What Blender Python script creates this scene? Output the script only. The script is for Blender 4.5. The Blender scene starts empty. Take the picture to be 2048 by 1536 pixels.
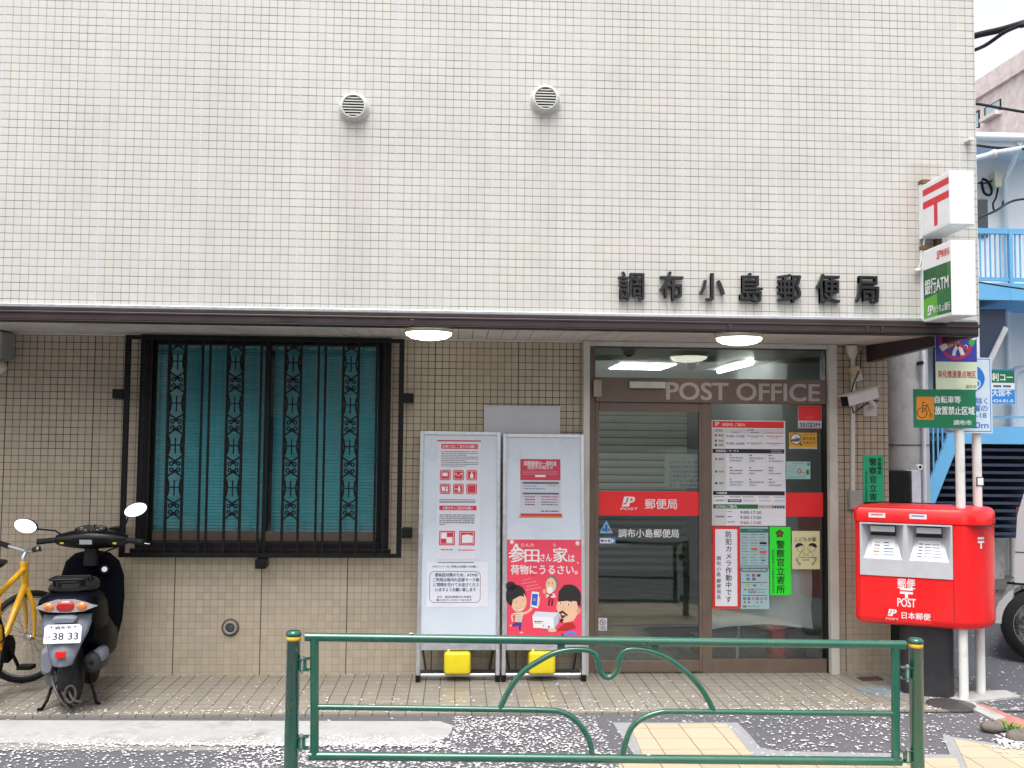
import bpy, bmesh, math, random
from mathutils import Vector, Matrix
random.seed(7)
R = math.radians
scene = bpy.context.scene
COL = scene.collection
# ------------------------------------------------------------------ camera
FPX, CX, CY = 2000.0, 1024.0, 768.0
PITCH, YAW, ROLL = 0.05805, 0.05665, 0.00928
CAM = Vector((2.784, -6.153, 1.645))
ZROW = 4.329                       # height of a tile joint on the front wall
_f = Vector((math.sin(YAW)*math.cos(PITCH), math.cos(YAW)*math.cos(PITCH), math.sin(PITCH)))
_r0 = Vector((math.cos(YAW), -math.sin(YAW), 0)); _u0 = _r0.cross(_f)
_r = math.cos(ROLL)*_r0 + math.sin(ROLL)*_u0
_u = -math.sin(ROLL)*_r0 + math.cos(ROLL)*_u0
cd = bpy.data.cameras.new('camera'); cam = bpy.data.objects.new('camera', cd); COL.objects.link(cam)
cd.sensor_width = 36; cd.lens = FPX/2048*36; cd.clip_end = 500; cd.clip_start = 0.05
mw = Matrix((( _r.x,_u.x,-_f.x,CAM.x),(_r.y,_u.y,-_f.y,CAM.y),(_r.z,_u.z,-_f.z,CAM.z),(0,0,0,1)))
cam.matrix_world = mw; scene.camera = cam
def P(px, py, Y=None, Z=None, X=None):
    """where the sight line of a photo pixel meets the plane y=Y, z=Z or x=X (used to survey the place)"""
    d = _r*((px-CX)/FPX) + _u*((CY-py)/FPX) + _f
    if Y is not None: t = (Y-CAM.y)/d.y
    elif Z is not None: t = (Z-CAM.z)/d.z
    else: t = (X-CAM.x)/d.x
    return CAM + d*t
# ------------------------------------------------------------------ light
SUN_EL, SUN_AZ = R(66), R(196)      # overcast: a broad bright patch of sky high behind the camera
w = bpy.data.worlds.new('World'); scene.world = w; w.use_nodes = True
nt = w.node_tree; nt.nodes.clear()
sky = nt.nodes.new('ShaderNodeTexSky'); sky.sky_type = 'NISHITA'; sky.sun_disc = False
sky.sun_elevation = SUN_EL; sky.sun_rotation = SUN_AZ
sky.air_density = 1.0; sky.dust_density = 4.0; sky.ozone_density = 1.0
hs = nt.nodes.new('ShaderNodeHueSaturation'); hs.inputs['Saturation'].default_value = 0.12
bg = nt.nodes.new('ShaderNodeBackground'); bg.inputs['Strength'].default_value = 0.15
wo = nt.nodes.new('ShaderNodeOutputWorld')
nt.links.new(sky.outputs[0], hs.inputs['Color']); nt.links.new(hs.outputs[0], bg.inputs[0]); nt.links.new(bg.outputs[0], wo.inputs[0])
sd = bpy.data.lights.new('sun', 'SUN'); sd.energy = 1.0; sd.angle = R(28); sd.color = (1.0, 0.985, 0.96)
so = bpy.data.objects.new('sun', sd); COL.objects.link(so)
sv = Vector((math.cos(SUN_EL)*math.sin(SUN_AZ), math.cos(SUN_EL)*math.cos(SUN_AZ), math.sin(SUN_EL)))
so.rotation_euler = sv.to_track_quat('Z', 'Y').to_euler()
vs = scene.view_settings; vs.view_transform = 'Standard'; vs.look = 'None'; vs.gamma = 1.0; vs.exposure = 1.12
scene.cycles.max_bounces = 8; scene.cycles.transparent_max_bounces = 12
# ------------------------------------------------------------------ materials
def lin(c):
    c /= 255.0
    return c/12.92 if c <= 0.04045 else ((c+0.055)/1.055)**2.4
def srgb(r, g, b, k=0.82): return (lin(r)*k, lin(g)*k, lin(b)*k)
_M = {}
def mat(name, col, rough=0.5, metal=0.0, var=0.10, scale=9.0, bump=0.0, bscale=60.0, spec=0.5, coat=0.0, dirt=None, dirt_amt=0.0, dscale=3.0):
    if name in _M: return _M[name]
    m = bpy.data.materials.new(name); m.use_nodes = True; n = m.node_tree; L = n.links
    b = n.nodes['Principled BSDF']
    b.inputs['Roughness'].default_value = rough; b.inputs['Metallic'].default_value = metal
    b.inputs['Specular IOR Level'].default_value = spec; b.inputs['Coat Weight'].default_value = coat
    tc = n.nodes.new('ShaderNodeTexCoord')
    ns = n.nodes.new('ShaderNodeTexNoise'); ns.inputs['Scale'].default_value = scale; ns.inputs['Detail'].default_value = 5
    L.new(tc.outputs['Object'], ns.inputs['Vector'])
    mr = n.nodes.new('ShaderNodeMapRange'); mr.inputs[1].default_value = 0.3; mr.inputs[2].default_value = 0.7
    mr.inputs[3].default_value = 1-var; mr.inputs[4].default_value = 1+var
    L.new(ns.outputs[0], mr.inputs[0])
    mx = n.nodes.new('ShaderNodeVectorMath'); mx.operation = 'SCALE'; mx.inputs[0].default_value = col[:3]
    L.new(mr.outputs[0], mx.inputs['Scale'])
    out = mx.outputs[0]
    if dirt is not None:
        n2 = n.nodes.new('ShaderNodeTexNoise'); n2.inputs['Scale'].default_value = dscale; n2.inputs['Detail'].default_value = 8; n2.inputs['Roughness'].default_value = 0.65
        L.new(tc.outputs['Object'], n2.inputs['Vector'])
        m2 = n.nodes.new('ShaderNodeMapRange'); m2.inputs[1].default_value = 0.5; m2.inputs[2].default_value = 0.72; m2.inputs[3].default_value = 0; m2.inputs[4].default_value = dirt_amt
        L.new(n2.outputs[0], m2.inputs[0])
        mm = n.nodes.new('ShaderNodeMix'); mm.data_type = 'RGBA'; L.new(m2.outputs[0], mm.inputs[0]); L.new(out, mm.inputs[6]); mm.inputs[7].default_value = (*dirt, 1)
        out = mm.outputs[2]
    L.new(out, b.inputs['Base Color'])
    rr = n.nodes.new('ShaderNodeMapRange'); rr.inputs[1].default_value = 0.3; rr.inputs[2].default_value = 0.7
    rr.inputs[3].default_value = max(0.02, rough*0.82); rr.inputs[4].default_value = min(1, rough*1.18)
    L.new(ns.outputs[0], rr.inputs[0]); L.new(rr.outputs[0], b.inputs['Roughness'])
    if bump > 0:
        n3 = n.nodes.new('ShaderNodeTexNoise'); n3.inputs['Scale'].default_value = bscale; n3.inputs['Detail'].default_value = 4
        L.new(tc.outputs['Object'], n3.inputs['Vector'])
        bp = n.nodes.new('ShaderNodeBump'); bp.inputs['Strength'].default_value = bump; bp.inputs['Distance'].default_value = 0.004
        L.new(n3.outputs[0], bp.inputs['Height']); L.new(bp.outputs[0], b.inputs['Normal'])
    _M[name] = m
    return m
def pc(r, g, b):
    """printed paper or vinyl of one ink colour"""
    return mat('print_%02x%02x%02x' % (r, g, b), srgb(r, g, b), rough=0.45, var=0.03, scale=14)
def emit(name, col, s):
    if name in _M: return _M[name]
    m = bpy.data.materials.new(name); m.use_nodes = True; b = m.node_tree.nodes['Principled BSDF']
    b.inputs['Base Color'].default_value = (0.8, 0.8, 0.8, 1)
    b.inputs['Emission Color'].default_value = (*col, 1); b.inputs['Emission Strength'].default_value = s
    _M[name] = m; return m
def glass(name, tint, base=0.03):
    if name in _M: return _M[name]
    m = bpy.data.materials.new(name); m.use_nodes = True; n = m.node_tree; n.nodes.clear(); L = n.links
    t = n.nodes.new('ShaderNodeBsdfTransparent'); t.inputs[0].default_value = (*tint, 1)
    g = n.nodes.new('ShaderNodeBsdfGlossy'); g.inputs['Roughness'].default_value = 0.015; g.inputs[0].default_value = (0.95, 1, 0.98, 1)
    fr = n.nodes.new('ShaderNodeFresnel'); fr.inputs[0].default_value = 1.5
    ad = n.nodes.new('ShaderNodeMath'); ad.operation = 'ADD'; ad.inputs[1].default_value = base; ad.use_clamp = True
    tc = n.nodes.new('ShaderNodeTexCoord'); ns = n.nodes.new('ShaderNodeTexNoise'); ns.inputs['Scale'].default_value = 1.4
    bp = n.nodes.new('ShaderNodeBump'); bp.inputs['Strength'].default_value = 0.04; bp.inputs['Distance'].default_value = 0.05
    L.new(tc.outputs['Object'], ns.inputs['Vector']); L.new(ns.outputs[0], bp.inputs['Height']); L.new(bp.outputs[0], g.inputs['Normal'])
    mx = n.nodes.new('ShaderNodeMixShader'); o = n.nodes.new('ShaderNodeOutputMaterial')
    L.new(fr.outputs[0], ad.inputs[0]); L.new(ad.outputs[0], mx.inputs[0]); L.new(t.outputs[0], mx.inputs[1]); L.new(g.outputs[0], mx.inputs[2]); L.new(mx.outputs[0], o.inputs[0])
    _M[name] = m; return m
def tile_mat(name, tile, groutH, groutV, u0, v0, pitch, gw, seal, seal_w, tvar, rough, ground=False, stains=(), fade=None, joint=12):
    m = bpy.data.materials.new(name); m.use_nodes = True; n = m.node_tree; L = n.links
    b = n.nodes['Principled BSDF']; N = n.nodes.new
    def math_(op, a, bb=None, c=None):
        q = N('ShaderNodeMath'); q.operation = op
        for i, x in enumerate((a, bb, c)):
            if x is None: continue
            if isinstance(x, (int, float)): q.inputs[i].default_value = x
            else: L.new(x, q.inputs[i])
        return q.outputs[0]
    def rng(x, a, bb, c, d):
        q = N('ShaderNodeMapRange'); q.clamp = True; L.new(x, q.inputs[0])
        for i, y in enumerate((a, bb, c, d)): q.inputs[i+1].default_value = y
        return q.outputs[0]
    def mixc(f, A, B):
        q = N('ShaderNodeMix'); q.data_type = 'RGBA'
        if isinstance(f, (int, float)): q.inputs[0].default_value = f
        else: L.new(f, q.inputs[0])
        for i, x in ((6, A), (7, B)):
            if isinstance(x, tuple): q.inputs[i].default_value = (*x[:3], 1)
            else: L.new(x, q.inputs[i])
        return q.outputs[2]
    tc = N('ShaderNodeTexCoord'); sp = N('ShaderNodeSeparateXYZ'); L.new(tc.outputs['Object'], sp.inputs[0])
    if ground: u = sp.outputs[0]; v = sp.outputs[1]
    else: u = math_('ADD', sp.outputs[0], sp.outputs[1]); v = sp.outputs[2]
    # hand-laid tiles: a little wander in every line
    wn = N('ShaderNodeTexNoise'); wn.inputs['Scale'].default_value = 6; L.new(tc.outputs['Object'], wn.inputs['Vector'])
    wob = math_('MULTIPLY', math_('SUBTRACT', wn.outputs[0], 0.5), 0.05)
    U = math_('ADD', math_('DIVIDE', math_('SUBTRACT', u, u0), pitch), wob); V = math_('ADD', math_('DIVIDE', math_('SUBTRACT', v, v0), pitch), wob)
    fu = math_('FRACT', U); fv = math_('FRACT', V)
    du = math_('MINIMUM', fu, math_('SUBTRACT', 1.0, fu)); dv = math_('MINIMUM', fv, math_('SUBTRACT', 1.0, fv))
    g = gw/pitch/2
    mu = rng(du, g*0.75, g*1.25, 1, 0); mv = rng(dv, g*0.75, g*1.25, 1, 0)
    cid = N('ShaderNodeCombineXYZ'); L.new(math_('FLOOR', U), cid.inputs[0]); L.new(math_('FLOOR', V), cid.inputs[1])
    wh = N('ShaderNodeTexWhiteNoise'); wh.noise_dimensions = '2D'; L.new(cid.outputs[0], wh.inputs[0])
    ns = N('ShaderNodeTexNoise'); ns.inputs['Scale'].default_value = 1.3; ns.inputs['Detail'].default_value = 8; ns.inputs['Roughness'].default_value = 0.6
    L.new(tc.outputs['Object'], ns.inputs['Vector'])
    sc1 = rng(wh.outputs[0], 0, 1, 1-tvar, 1+tvar); sc2 = rng(ns.outputs[0], 0.3, 0.7, 0.92, 1.06)
    sc = math_('MULTIPLY', math_('MULTIPLY', sc1, sc2), math_('SUBTRACT', 1.0, math_('MULTIPLY', math_('GREATER_THAN', wh.outputs[0], 0.975), 0.06)))
    vm = N('ShaderNodeVectorMath'); vm.operation = 'SCALE'; vm.inputs[0].default_value = tile; L.new(sc, vm.inputs['Scale'])
    col = vm.outputs[0]
    warm = mixc(rng(ns.outputs[0], 0.45, 0.75, 0, 0.18), col, (tile[0]*0.95, tile[1]*0.84, tile[2]*0.70))
    col = warm
    for (sx, sw, z0, z1, amt, sc_) in stains:     # rain streaks below a fitting
        d = math_('ABSOLUTE', math_('SUBTRACT', u, sx))
        sn = N('ShaderNodeTexNoise'); sn.inputs['Scale'].default_value = 1
        mp = N('ShaderNodeMapping'); mp.inputs['Scale'].default_value = (26, 26, 1.2); L.new(tc.outputs['Object'], mp.inputs[0]); L.new(mp.outputs[0], sn.inputs['Vector'])
        f = math_('MULTIPLY', rng(d, sw*0.35, sw, 1, 0), rng(v, z0, z1, 0.35, 1.0))
        f = math_('MULTIPLY', f, math_('LESS_THAN', v, z1)); f = math_('MULTIPLY', f, rng(sn.outputs[0], 0.35, 0.65, 0.2, amt))
        col = mixc(f, col, sc_)
    if fade:
        fz = rng(v, fade[0], fade[1], fade[2], 1.0)
    gn = N('ShaderNodeTexNoise'); gn.inputs['Scale'].default_value = 3.5; gn.inputs['Detail'].default_value = 6; L.new(tc.outputs['Object'], gn.inputs['Vector'])
    gva = rng(gn.outputs[0], 0.3, 0.7, 0.55, 1.0)
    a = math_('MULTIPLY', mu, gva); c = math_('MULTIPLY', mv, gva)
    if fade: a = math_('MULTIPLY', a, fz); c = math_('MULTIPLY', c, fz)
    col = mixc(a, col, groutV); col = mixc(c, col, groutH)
    if seal is not None:
        fs = math_('FRACT', math_('ADD', math_('DIVIDE', U, float(joint)), 0.5)); ds = math_('MULTIPLY', math_('ABSOLUTE', math_('SUBTRACT', fs, 0.5)), joint*pitch)
        col = mixc(rng(ds, seal_w*0.4, seal_w*0.6, 0.9, 0), col, seal)
    L.new(col, b.inputs['Base Color'])
    gm = math_('MAXIMUM', mu, mv)
    L.new(rng(gm, 0, 1, rough, 0.9), b.inputs['Roughness'])
    # each tile sits at a very slightly different tilt
    hn = N('ShaderNodeTexNoise'); hn.inputs['Scale'].default_value = 90; L.new(tc.outputs['Object'], hn.inputs['Vector'])
    h = math_('ADD', math_('MULTIPLY', gm, -1.0), math_('MULTIPLY', hn.outputs[0], 0.10))
    bp = N('ShaderNodeBump'); bp.inputs['Strength'].default_value = 0.5; bp.inputs['Distance'].default_value = 0.0025
    L.new(h, bp.inputs['Height']); L.new(bp.outputs[0], b.inputs['Normal'])
    return m
# ------------------------------------------------------------------ mesh builder
_TXT = {}
def text_mesh(s, bold=0.0):
    k = (s, bold)
    if k not in _TXT:
        c = bpy.data.curves.new('txt', 'FONT'); c.body = s; c.size = 1; c.offset = bold; c.resolution_u = 4
        o = bpy.data.objects.new('txt', c); COL.objects.link(o)
        bpy.context.view_layer.update()
        me = bpy.data.meshes.new_from_object(o.evaluated_get(bpy.context.evaluated_depsgraph_get()))
        _TXT[k] = ([(v.co.x, v.co.y) for v in me.vertices], [tuple(p.vertices) for p in me.polygons])
        bpy.data.objects.remove(o); bpy.data.curves.remove(c); bpy.data.meshes.remove(me)
    return _TXT[k]
class MB:
    def __init__(s): s.v, s.f, s.m, s.sm, s.mats, s.tr = [], [], [], [], [], None
    def mi(s, m):
        if m not in s.mats: s.mats.append(m)
        return s.mats.index(m)
    def add(s, vs, fs, m, smooth=False):
        o = len(s.v)
        for p in vs:
            p = Vector(p); s.v.append(s.tr @ p if s.tr else p)
        i = s.mi(m)
        for f in fs: s.f.append(tuple(o+k for k in f)); s.m.append(i); s.sm.append(smooth)
        return s
    def box(s, x0, x1, y0, y1, z0, z1, m):
        x0, x1 = min(x0, x1), max(x0, x1); y0, y1 = min(y0, y1), max(y0, y1); z0, z1 = min(z0, z1), max(z0, z1)
        vs = [(x, y, z) for z in (z0, z1) for y in (y0, y1) for x in (x0, x1)]
        return s.add(vs, [(0,2,3,1),(4,5,7,6),(0,1,5,4),(2,6,7,3),(0,4,6,2),(1,3,7,5)], m)
    def bar(s, a, b, w, h, m, up=(0, 0, 1)):
        """square-section bar from a to b"""
        a, b = Vector(a), Vector(b); d = (b-a).normalized(); up = Vector(up)
        if abs(d.dot(up)) > 0.95: up = Vector((0, 1, 0))
        r = d.cross(up).normalized(); u = r.cross(d)
        vs = [p + r*w/2*i + u*h/2*j for p in (a, b) for i, j in ((-1,-1),(1,-1),(1,1),(-1,1))]
        return s.add(vs, [(0,1,2,3),(7,6,5,4),(0,4,5,1),(1,5,6,2),(2,6,7,3),(3,7,4,0)], m)
    def tube(s, pts, r, m, n=8, closed=False):
        pts = [Vector(p) for p in pts]; k = len(pts); rr = r if isinstance(r, (list, tuple)) else [r]*k
        vs, fs = [], []; prev = None
        for i, p in enumerate(pts):
            if closed: d = pts[(i+1) % k]-pts[i-1]
            else: d = (pts[min(i+1, k-1)]-pts[max(i-1, 0)])
            d = d.normalized() if d.length > 1e-9 else Vector((0, 0, 1))
            if prev is None:
                a = Vector((0, 0, 1)) if abs(d.z) < 0.9 else Vector((1, 0, 0)); x = d.cross(a).normalized()
            else: x = (prev-d*prev.dot(d)).normalized()
            prev = x; y = d.cross(x)
            for j in range(n):
                t = 2*math.pi*j/n; vs.append(p+(x*math.cos(t)+y*math.sin(t))*rr[i])
        for i in range(k if closed else k-1):
            for j in range(n):
                a, b2 = i*n+j, i*n+(j+1) % n; c, d2 = ((i+1) % k)*n+(j+1) % n, ((i+1) % k)*n+j
                fs.append((a, b2, c, d2))
        s.add(vs, fs, m, True)
        if not closed:
            s.add(vs[:n], [tuple(range(n))[::-1]], m); s.add(vs[-n:], [tuple(range(n))], m)
        return s
    def lathe(s, prof, c, m, n=24, axis='z', smooth=True, caps=True):
        """prof: (radius, height) pairs"""
        c = Vector(c); vs, fs = [], []
        for (r, h) in prof:
            for j in range(n):
                t = 2*math.pi*j/n; a, b = r*math.cos(t), r*math.sin(t)
                vs.append(c+Vector({'z': (a, b, h), 'y': (a, h, b), 'x': (h, a, b)}[axis]))
        for i in range(len(prof)-1):
            for j in range(n): fs.append((i*n+j, i*n+(j+1) % n, (i+1)*n+(j+1) % n, (i+1)*n+j))
        s.add(vs, fs, m, smooth)
        if not caps: return s
        if prof[0][0] > 1e-5: s.add(vs[:n], [tuple(range(n))[::-1]], m)
        if prof[-1][0] > 1e-5: s.add(vs[-n:], [tuple(range(n))], m)
        return s
    def prism(s, poly, vec, m, smooth=False):
        """extrude a planar polygon of 3D points along vec"""
        n = len(poly); vec = Vector(vec); a = [Vector(p) for p in poly]; b = [p+vec for p in a]
        s.add(a, [tuple(range(n))], m); s.add(b, [tuple(range(n))[::-1]], m)
        return s.add(a+b, [(i, (i+1) % n, n+(i+1) % n, n+i) for i in range(n)], m, smooth)
    def loft(s, rings, m, smooth=True, caps=True):
        n = len(rings[0]); vs = [p for r in rings for p in r]; fs = []
        for i in range(len(rings)-1):
            for j in range(n): fs.append((i*n+j, i*n+(j+1) % n, (i+1)*n+(j+1) % n, (i+1)*n+j))
        s.add(vs, fs, m, smooth)
        if caps: s.add(rings[0], [tuple(range(n))[::-1]], m, smooth); s.add(rings[-1], [tuple(range(n))], m, smooth)
        return s
    def ball(s, c, r, m, n=14, k=9):
        c = Vector(c); r = (r, r, r) if isinstance(r, (int, float)) else r; rings = []
        for i in range(k+1):
            t = math.pi*i/k; q = max(math.sin(t), 1e-3)
            rings.append([c+Vector((r[0]*q*math.cos(2*math.pi*j/n), r[1]*q*math.sin(2*math.pi*j/n), r[2]*math.cos(t))) for j in range(n)])
        return s.loft(rings, m)
    def text(s, t, o, right, up, size, m, bold=0.0, align='l', fit=None, depth=0.0, shear=0.0):
        """lettering: o is the left (or centre) of the line at mid height; bold thickens the strokes by shifted copies"""
        vs, fs = text_mesh(t); xs = [p[0] for p in vs]; x0, x1 = min(xs), max(xs)
        kx = size if not fit else fit/(x1-x0)
        off = {'l': x0, 'c': (x0+x1)/2, 'r': x1}[align]
        o, right, up = Vector(o), Vector(right).normalized(), Vector(up).normalized()
        ym = 0.38 if any(ord(ch) > 0x2e80 for ch in t) else 0.35
        nrm = right.cross(up).normalized(); n = len(vs)
        edge = set()
        if depth > 0:
            for f in fs:
                for i in range(len(f)): edge.add((f[i], f[(i+1) % len(f)]))
        side = [(a, b) for (a, b) in edge if (b, a) not in edge]
        b_ = bold*size
        for k, (dx, dy) in enumerate(((0, 0),) if bold <= 0 else ((-b_, -b_*0.6), (b_, -b_*0.6), (-b_, b_*0.6), (b_, b_*0.6))):
            q = [o+right*((x-off)*kx+shear*(y-ym)*size+dx)+up*((y-ym)*size+dy)+nrm*(0.00008*k) for x, y in vs]
            if depth <= 0: s.add(q, fs, m); continue
            q2 = [p-nrm*depth for p in q]
            s.add(q+q2, [tuple(f) for f in fs]+[tuple(n+i for i in f[::-1]) for f in fs]+[(b, a, n+a, n+b) for a, b in side], m)
        return s
    def build(s, name, parent=None, bevel=0.0, local=False, seg=2, merge=False):
        off = Vector((0, 0, 0))
        if parent is not None:
            root = parent
            while root.parent: root = root.parent
            if not local and not root.get('_loc'): off = root.location.copy()
        else:
            xs = [p.x for p in s.v]; ys = [p.y for p in s.v]; zs = [p.z for p in s.v]
            off = Vector(((min(xs)+max(xs))/2, (min(ys)+max(ys))/2, min(zs)))
        me = bpy.data.meshes.new(name); me.from_pydata([p-off for p in s.v], [], s.f)
        for m in s.mats: me.materials.append(m)
        me.polygons.foreach_set('material_index', s.m); me.polygons.foreach_set('use_smooth', s.sm)
        me.validate(); me.update()
        if merge:
            bm = bmesh.new(); bm.from_mesh(me); bmesh.ops.remove_doubles(bm, verts=bm.verts, dist=1e-5); bm.to_mesh(me); bm.free()
        o = bpy.data.objects.new(name, me); COL.objects.link(o)
        if parent is not None: o.parent = parent
        else: o.location = off
        if bevel > 0:
            md = o.modifiers.new('bevel', 'BEVEL'); md.width = bevel; md.segments = seg; md.limit_method = 'ANGLE'; md.angle_limit = R(40)
        return o
def tag(o, label, cat, group=None):
    o['label'] = label; o['category'] = cat
    if group: o['group'] = group
    return o
def thing(name, label, cat, loc=(0, 0, 0), rotz=0.0, group=None):
    o = bpy.data.objects.new(name, None); COL.objects.link(o); o.location = loc; o.rotation_euler = (0, 0, rotz)
    o.empty_display_size = 0.1
    if abs(rotz) > 1e-9: o['_loc'] = 1
    return tag(o, label, cat, group)
def structure(o): o['kind'] = 'structure'; return o
class Sheet(MB):
    """flat printed thing: a thin board with inks laid on it; its own unit grid (x0,y0,x1,y1), y down"""
    def __init__(s, grid, TL, U, V, W, H, base, t=0.002):
        super().__init__(); s.g = grid; s.TL = Vector(TL); s.U = Vector(U).normalized(); s.V = Vector(V).normalized(); s.W, s.H = W, H
        s.n = s.V.cross(s.U).normalized(); s.kx = W/(grid[2]-grid[0]); s.ky = H/(grid[3]-grid[1])
        a = [s.pt(x, y, 0) for x, y in ((grid[0], grid[1]), (grid[0], grid[3]), (grid[2], grid[3]), (grid[2], grid[1]))]
        s.prism(a, -s.n*t, base)
    def pt(s, x, y, l): return s.TL+s.U*((x-s.g[0])*s.kx)+s.V*((y-s.g[1])*s.ky)+s.n*(l*0.0005)
    def poly(s, pts, m, l=1): return s.add([s.pt(x, y, l) for x, y in pts], [tuple(range(len(pts)))], m)
    def rect(s, x0, y0, x1, y1, m, l=1): return s.poly([(x0, y0), (x0, y1), (x1, y1), (x1, y0)], m, l)
    def rrect(s, x0, y0, x1, y1, r, m, l=1):
        pts = []
        for cx, cy, a in ((x1-r, y1-r, 0), (x0+r, y1-r, 90), (x0+r, y0+r, 180), (x1-r, y0+r, 270)):
            for k in range(5): t = R(a+k*22.5); pts.append((cx+r*math.cos(t), cy+r*math.sin(t)))
        return s.poly(pts[::-1], m, l)
    def disc(s, cx, cy, rx, m, l=1, ry=None, n=24, a0=0, a1=360):
        ry = ry or rx; k = n if a1-a0 >= 360 else n+1
        return s.poly([(cx+rx*math.cos(R(a0+(a1-a0)*i/n)), cy-ry*math.sin(R(a0+(a1-a0)*i/n))) for i in range(k)], m, l)
    def line(s, pts, wd, m, l=1):
        for (x0, y0), (x1, y1) in zip(pts, pts[1:]):
            dx, dy = x1-x0, y1-y0; q = math.hypot(dx, dy) or 1; nx, ny = -dy/q*wd/2, dx/q*wd/2
            s.poly([(x0+nx, y0+ny), (x1+nx, y1+ny), (x1-nx, y1-ny), (x0-nx, y0-ny)], m, l)
        return s
    def ring(s, cx, cy, r, wd, m, l=1, ry=None, n=28, a0=0, a1=360):
        ry = ry or r
        return s.line([(cx+r*math.cos(R(a0+(a1-a0)*i/n)), cy-ry*math.sin(R(a0+(a1-a0)*i/n))) for i in range(n+1)], wd, m, l)
    def txt(s, t, x, y, h, m, l=2, bold=0.0, align='l', fit=None, shear=0.0):
        MB.text(s, t, s.pt(x, y, l), s.U, -s.V, h*s.ky, m, bold, align, fit*s.kx if fit else None, 0, shear); return s
    def vtxt(s, t, x, y0, y1, h, m, l=2, bold=0.0, fit=None):
        for i, ch in enumerate(t):
            s.txt(ch, x, y0+(y1-y0)*(i+0.5)/len(t), h, m, l, bold, 'c')
        return s
    def greek(s, x0, y, x1, h, m, l=2):
        """a line of print too small to read"""
        x = x0
        while x < x1-h*0.3:
            w_ = min(random.uniform(0.7, 2.6)*h, x1-x); s.rect(x, y-h*0.36, x+w_*0.92, y+h*0.36, m, l); x += w_+h*random.choice((0.12, 0.25, 0.5))
        return s
    def jp(s, x, y, h, fg, bg, l=2):
        """slanted postal monogram: a block with the hook of a J let into it, then a P"""
        w_ = h*0.95; k = h*0.22
        s.poly([(x+k, y-h/2), (x, y+h/2), (x+w_*0.62, y+h/2), (x+w_*0.62+k, y-h/2)], fg, l)
        s.line([(x+w_*0.50+k*0.55, y-h*0.36), (x+w_*0.40+k*0.2, y+h*0.12), (x+w_*0.28, y+h*0.26), (x+w_*0.10+k*0.1, y+h*0.22)], h*0.14, bg, l+1)
        s.txt('P', x+w_*0.66, y, h*1.36, fg, l, 0.03, 'l', None, 0.2); return s
def front_sheet(px, base, Y, grid=None, t=0.002):
    x0, y0, x1, y1 = px; xm, ym = (x0+x1)/2, (y0+y1)/2
    xa, xb = P(x0, ym, Y=Y).x, P(x1, ym, Y=Y).x; za, zb = P(xm, y0, Y=Y).z, P(xm, y1, Y=Y).z
    return Sheet(grid or px, (xa, Y, za), (1, 0, 0), (0, 0, -1), xb-xa, za-zb, base, t)
# ================================================================== SETTING
DL = 1.05                          # depth of the recessed ground-floor wall
XR = 6.11                          # right edge of the upper wall
XC = P(1778, 1000, Y=DL).x         # right corner of the ground-floor wall
SZ = P(1000, 680, Y=DL).z          # soffit height
F0, F1 = P(1000, 623.5, Y=0).z, P(900, 652, Y=-0.04).z     # top and bottom of the eaves band
blk = mat('black_metal', (0.005, 0.005, 0.006), 0.5, 0.0, 0.25, 20, spec=0.25)
alu = mat('aluminium', (0.55, 0.57, 0.6), 0.35, 0.75, 0.08, 30)
brown = mat('bronze_aluminium', (0.15, 0.108, 0.085), 0.38, 0.25, 0.10, 12)
brown_d = mat('dark_bronze_aluminium', (0.010, 0.008, 0.0075), 0.4, 0.1, 0.15, 12, spec=0.3)
eave_m = mat('eaves_brown', (0.040, 0.026, 0.027), 0.35, 0.1, 0.15, 6)
cream = mat('cream_paint', (0.52, 0.50, 0.46), 0.5, 0, 0.06, 5, dirt=(0.25, 0.22, 0.18), dirt_amt=0.35)
white = mat('white_paint', (0.78, 0.79, 0.80), 0.4, 0, 0.04, 8)
off = mat('offwhite_plastic', (0.60, 0.59, 0.56), 0.45, 0, 0.06, 14, dirt=(0.3, 0.26, 0.2), dirt_amt=0.3)
grey = mat('grey_plastic', (0.26, 0.27, 0.28), 0.5, 0, 0.1, 14)
dgrey = mat('dark_grey_plastic', (0.05, 0.052, 0.056), 0.5, 0, 0.15, 18)
rubber = mat('rubber', (0.008, 0.008, 0.0085), 0.75, 0, 0.25, 30, bump=0.3, bscale=120)
steel = mat('bright_steel', (0.62, 0.63, 0.65), 0.28, 0.9, 0.1, 30)
VX1, VX2 = P(708, 218, Y=0), P(1090, 202, Y=0)
t_up = tile_mat('facade_tile', (0.55, 0.535, 0.497), (0.13, 0.145, 0.14), (0.31, 0.30, 0.285), 0.0, ZROW, 0.05, 0.0048, (0.60, 0.62, 0.66), 0.0045, 0.028, 0.32,  # horizontal joints darker than vertical: their shadow is put into the grout colour
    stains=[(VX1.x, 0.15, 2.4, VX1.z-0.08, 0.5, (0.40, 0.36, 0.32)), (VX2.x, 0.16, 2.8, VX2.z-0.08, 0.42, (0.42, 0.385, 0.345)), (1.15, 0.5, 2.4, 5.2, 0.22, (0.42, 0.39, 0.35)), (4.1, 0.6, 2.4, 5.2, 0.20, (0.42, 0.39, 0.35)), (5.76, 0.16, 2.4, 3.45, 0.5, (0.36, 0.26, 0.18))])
t_lo = tile_mat('ground_floor_tile', (0.45, 0.383, 0.292), (0.036, 0.030, 0.024), (0.055, 0.045, 0.036), -0.062-DL, 0.02, 0.05, 0.0052, (0.035, 0.026, 0.02), 0.007, 0.07, 0.34, fade=(0.35, 1.75, 0.22))  # here too the level joints carry painted shadow in their grout tone
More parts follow.
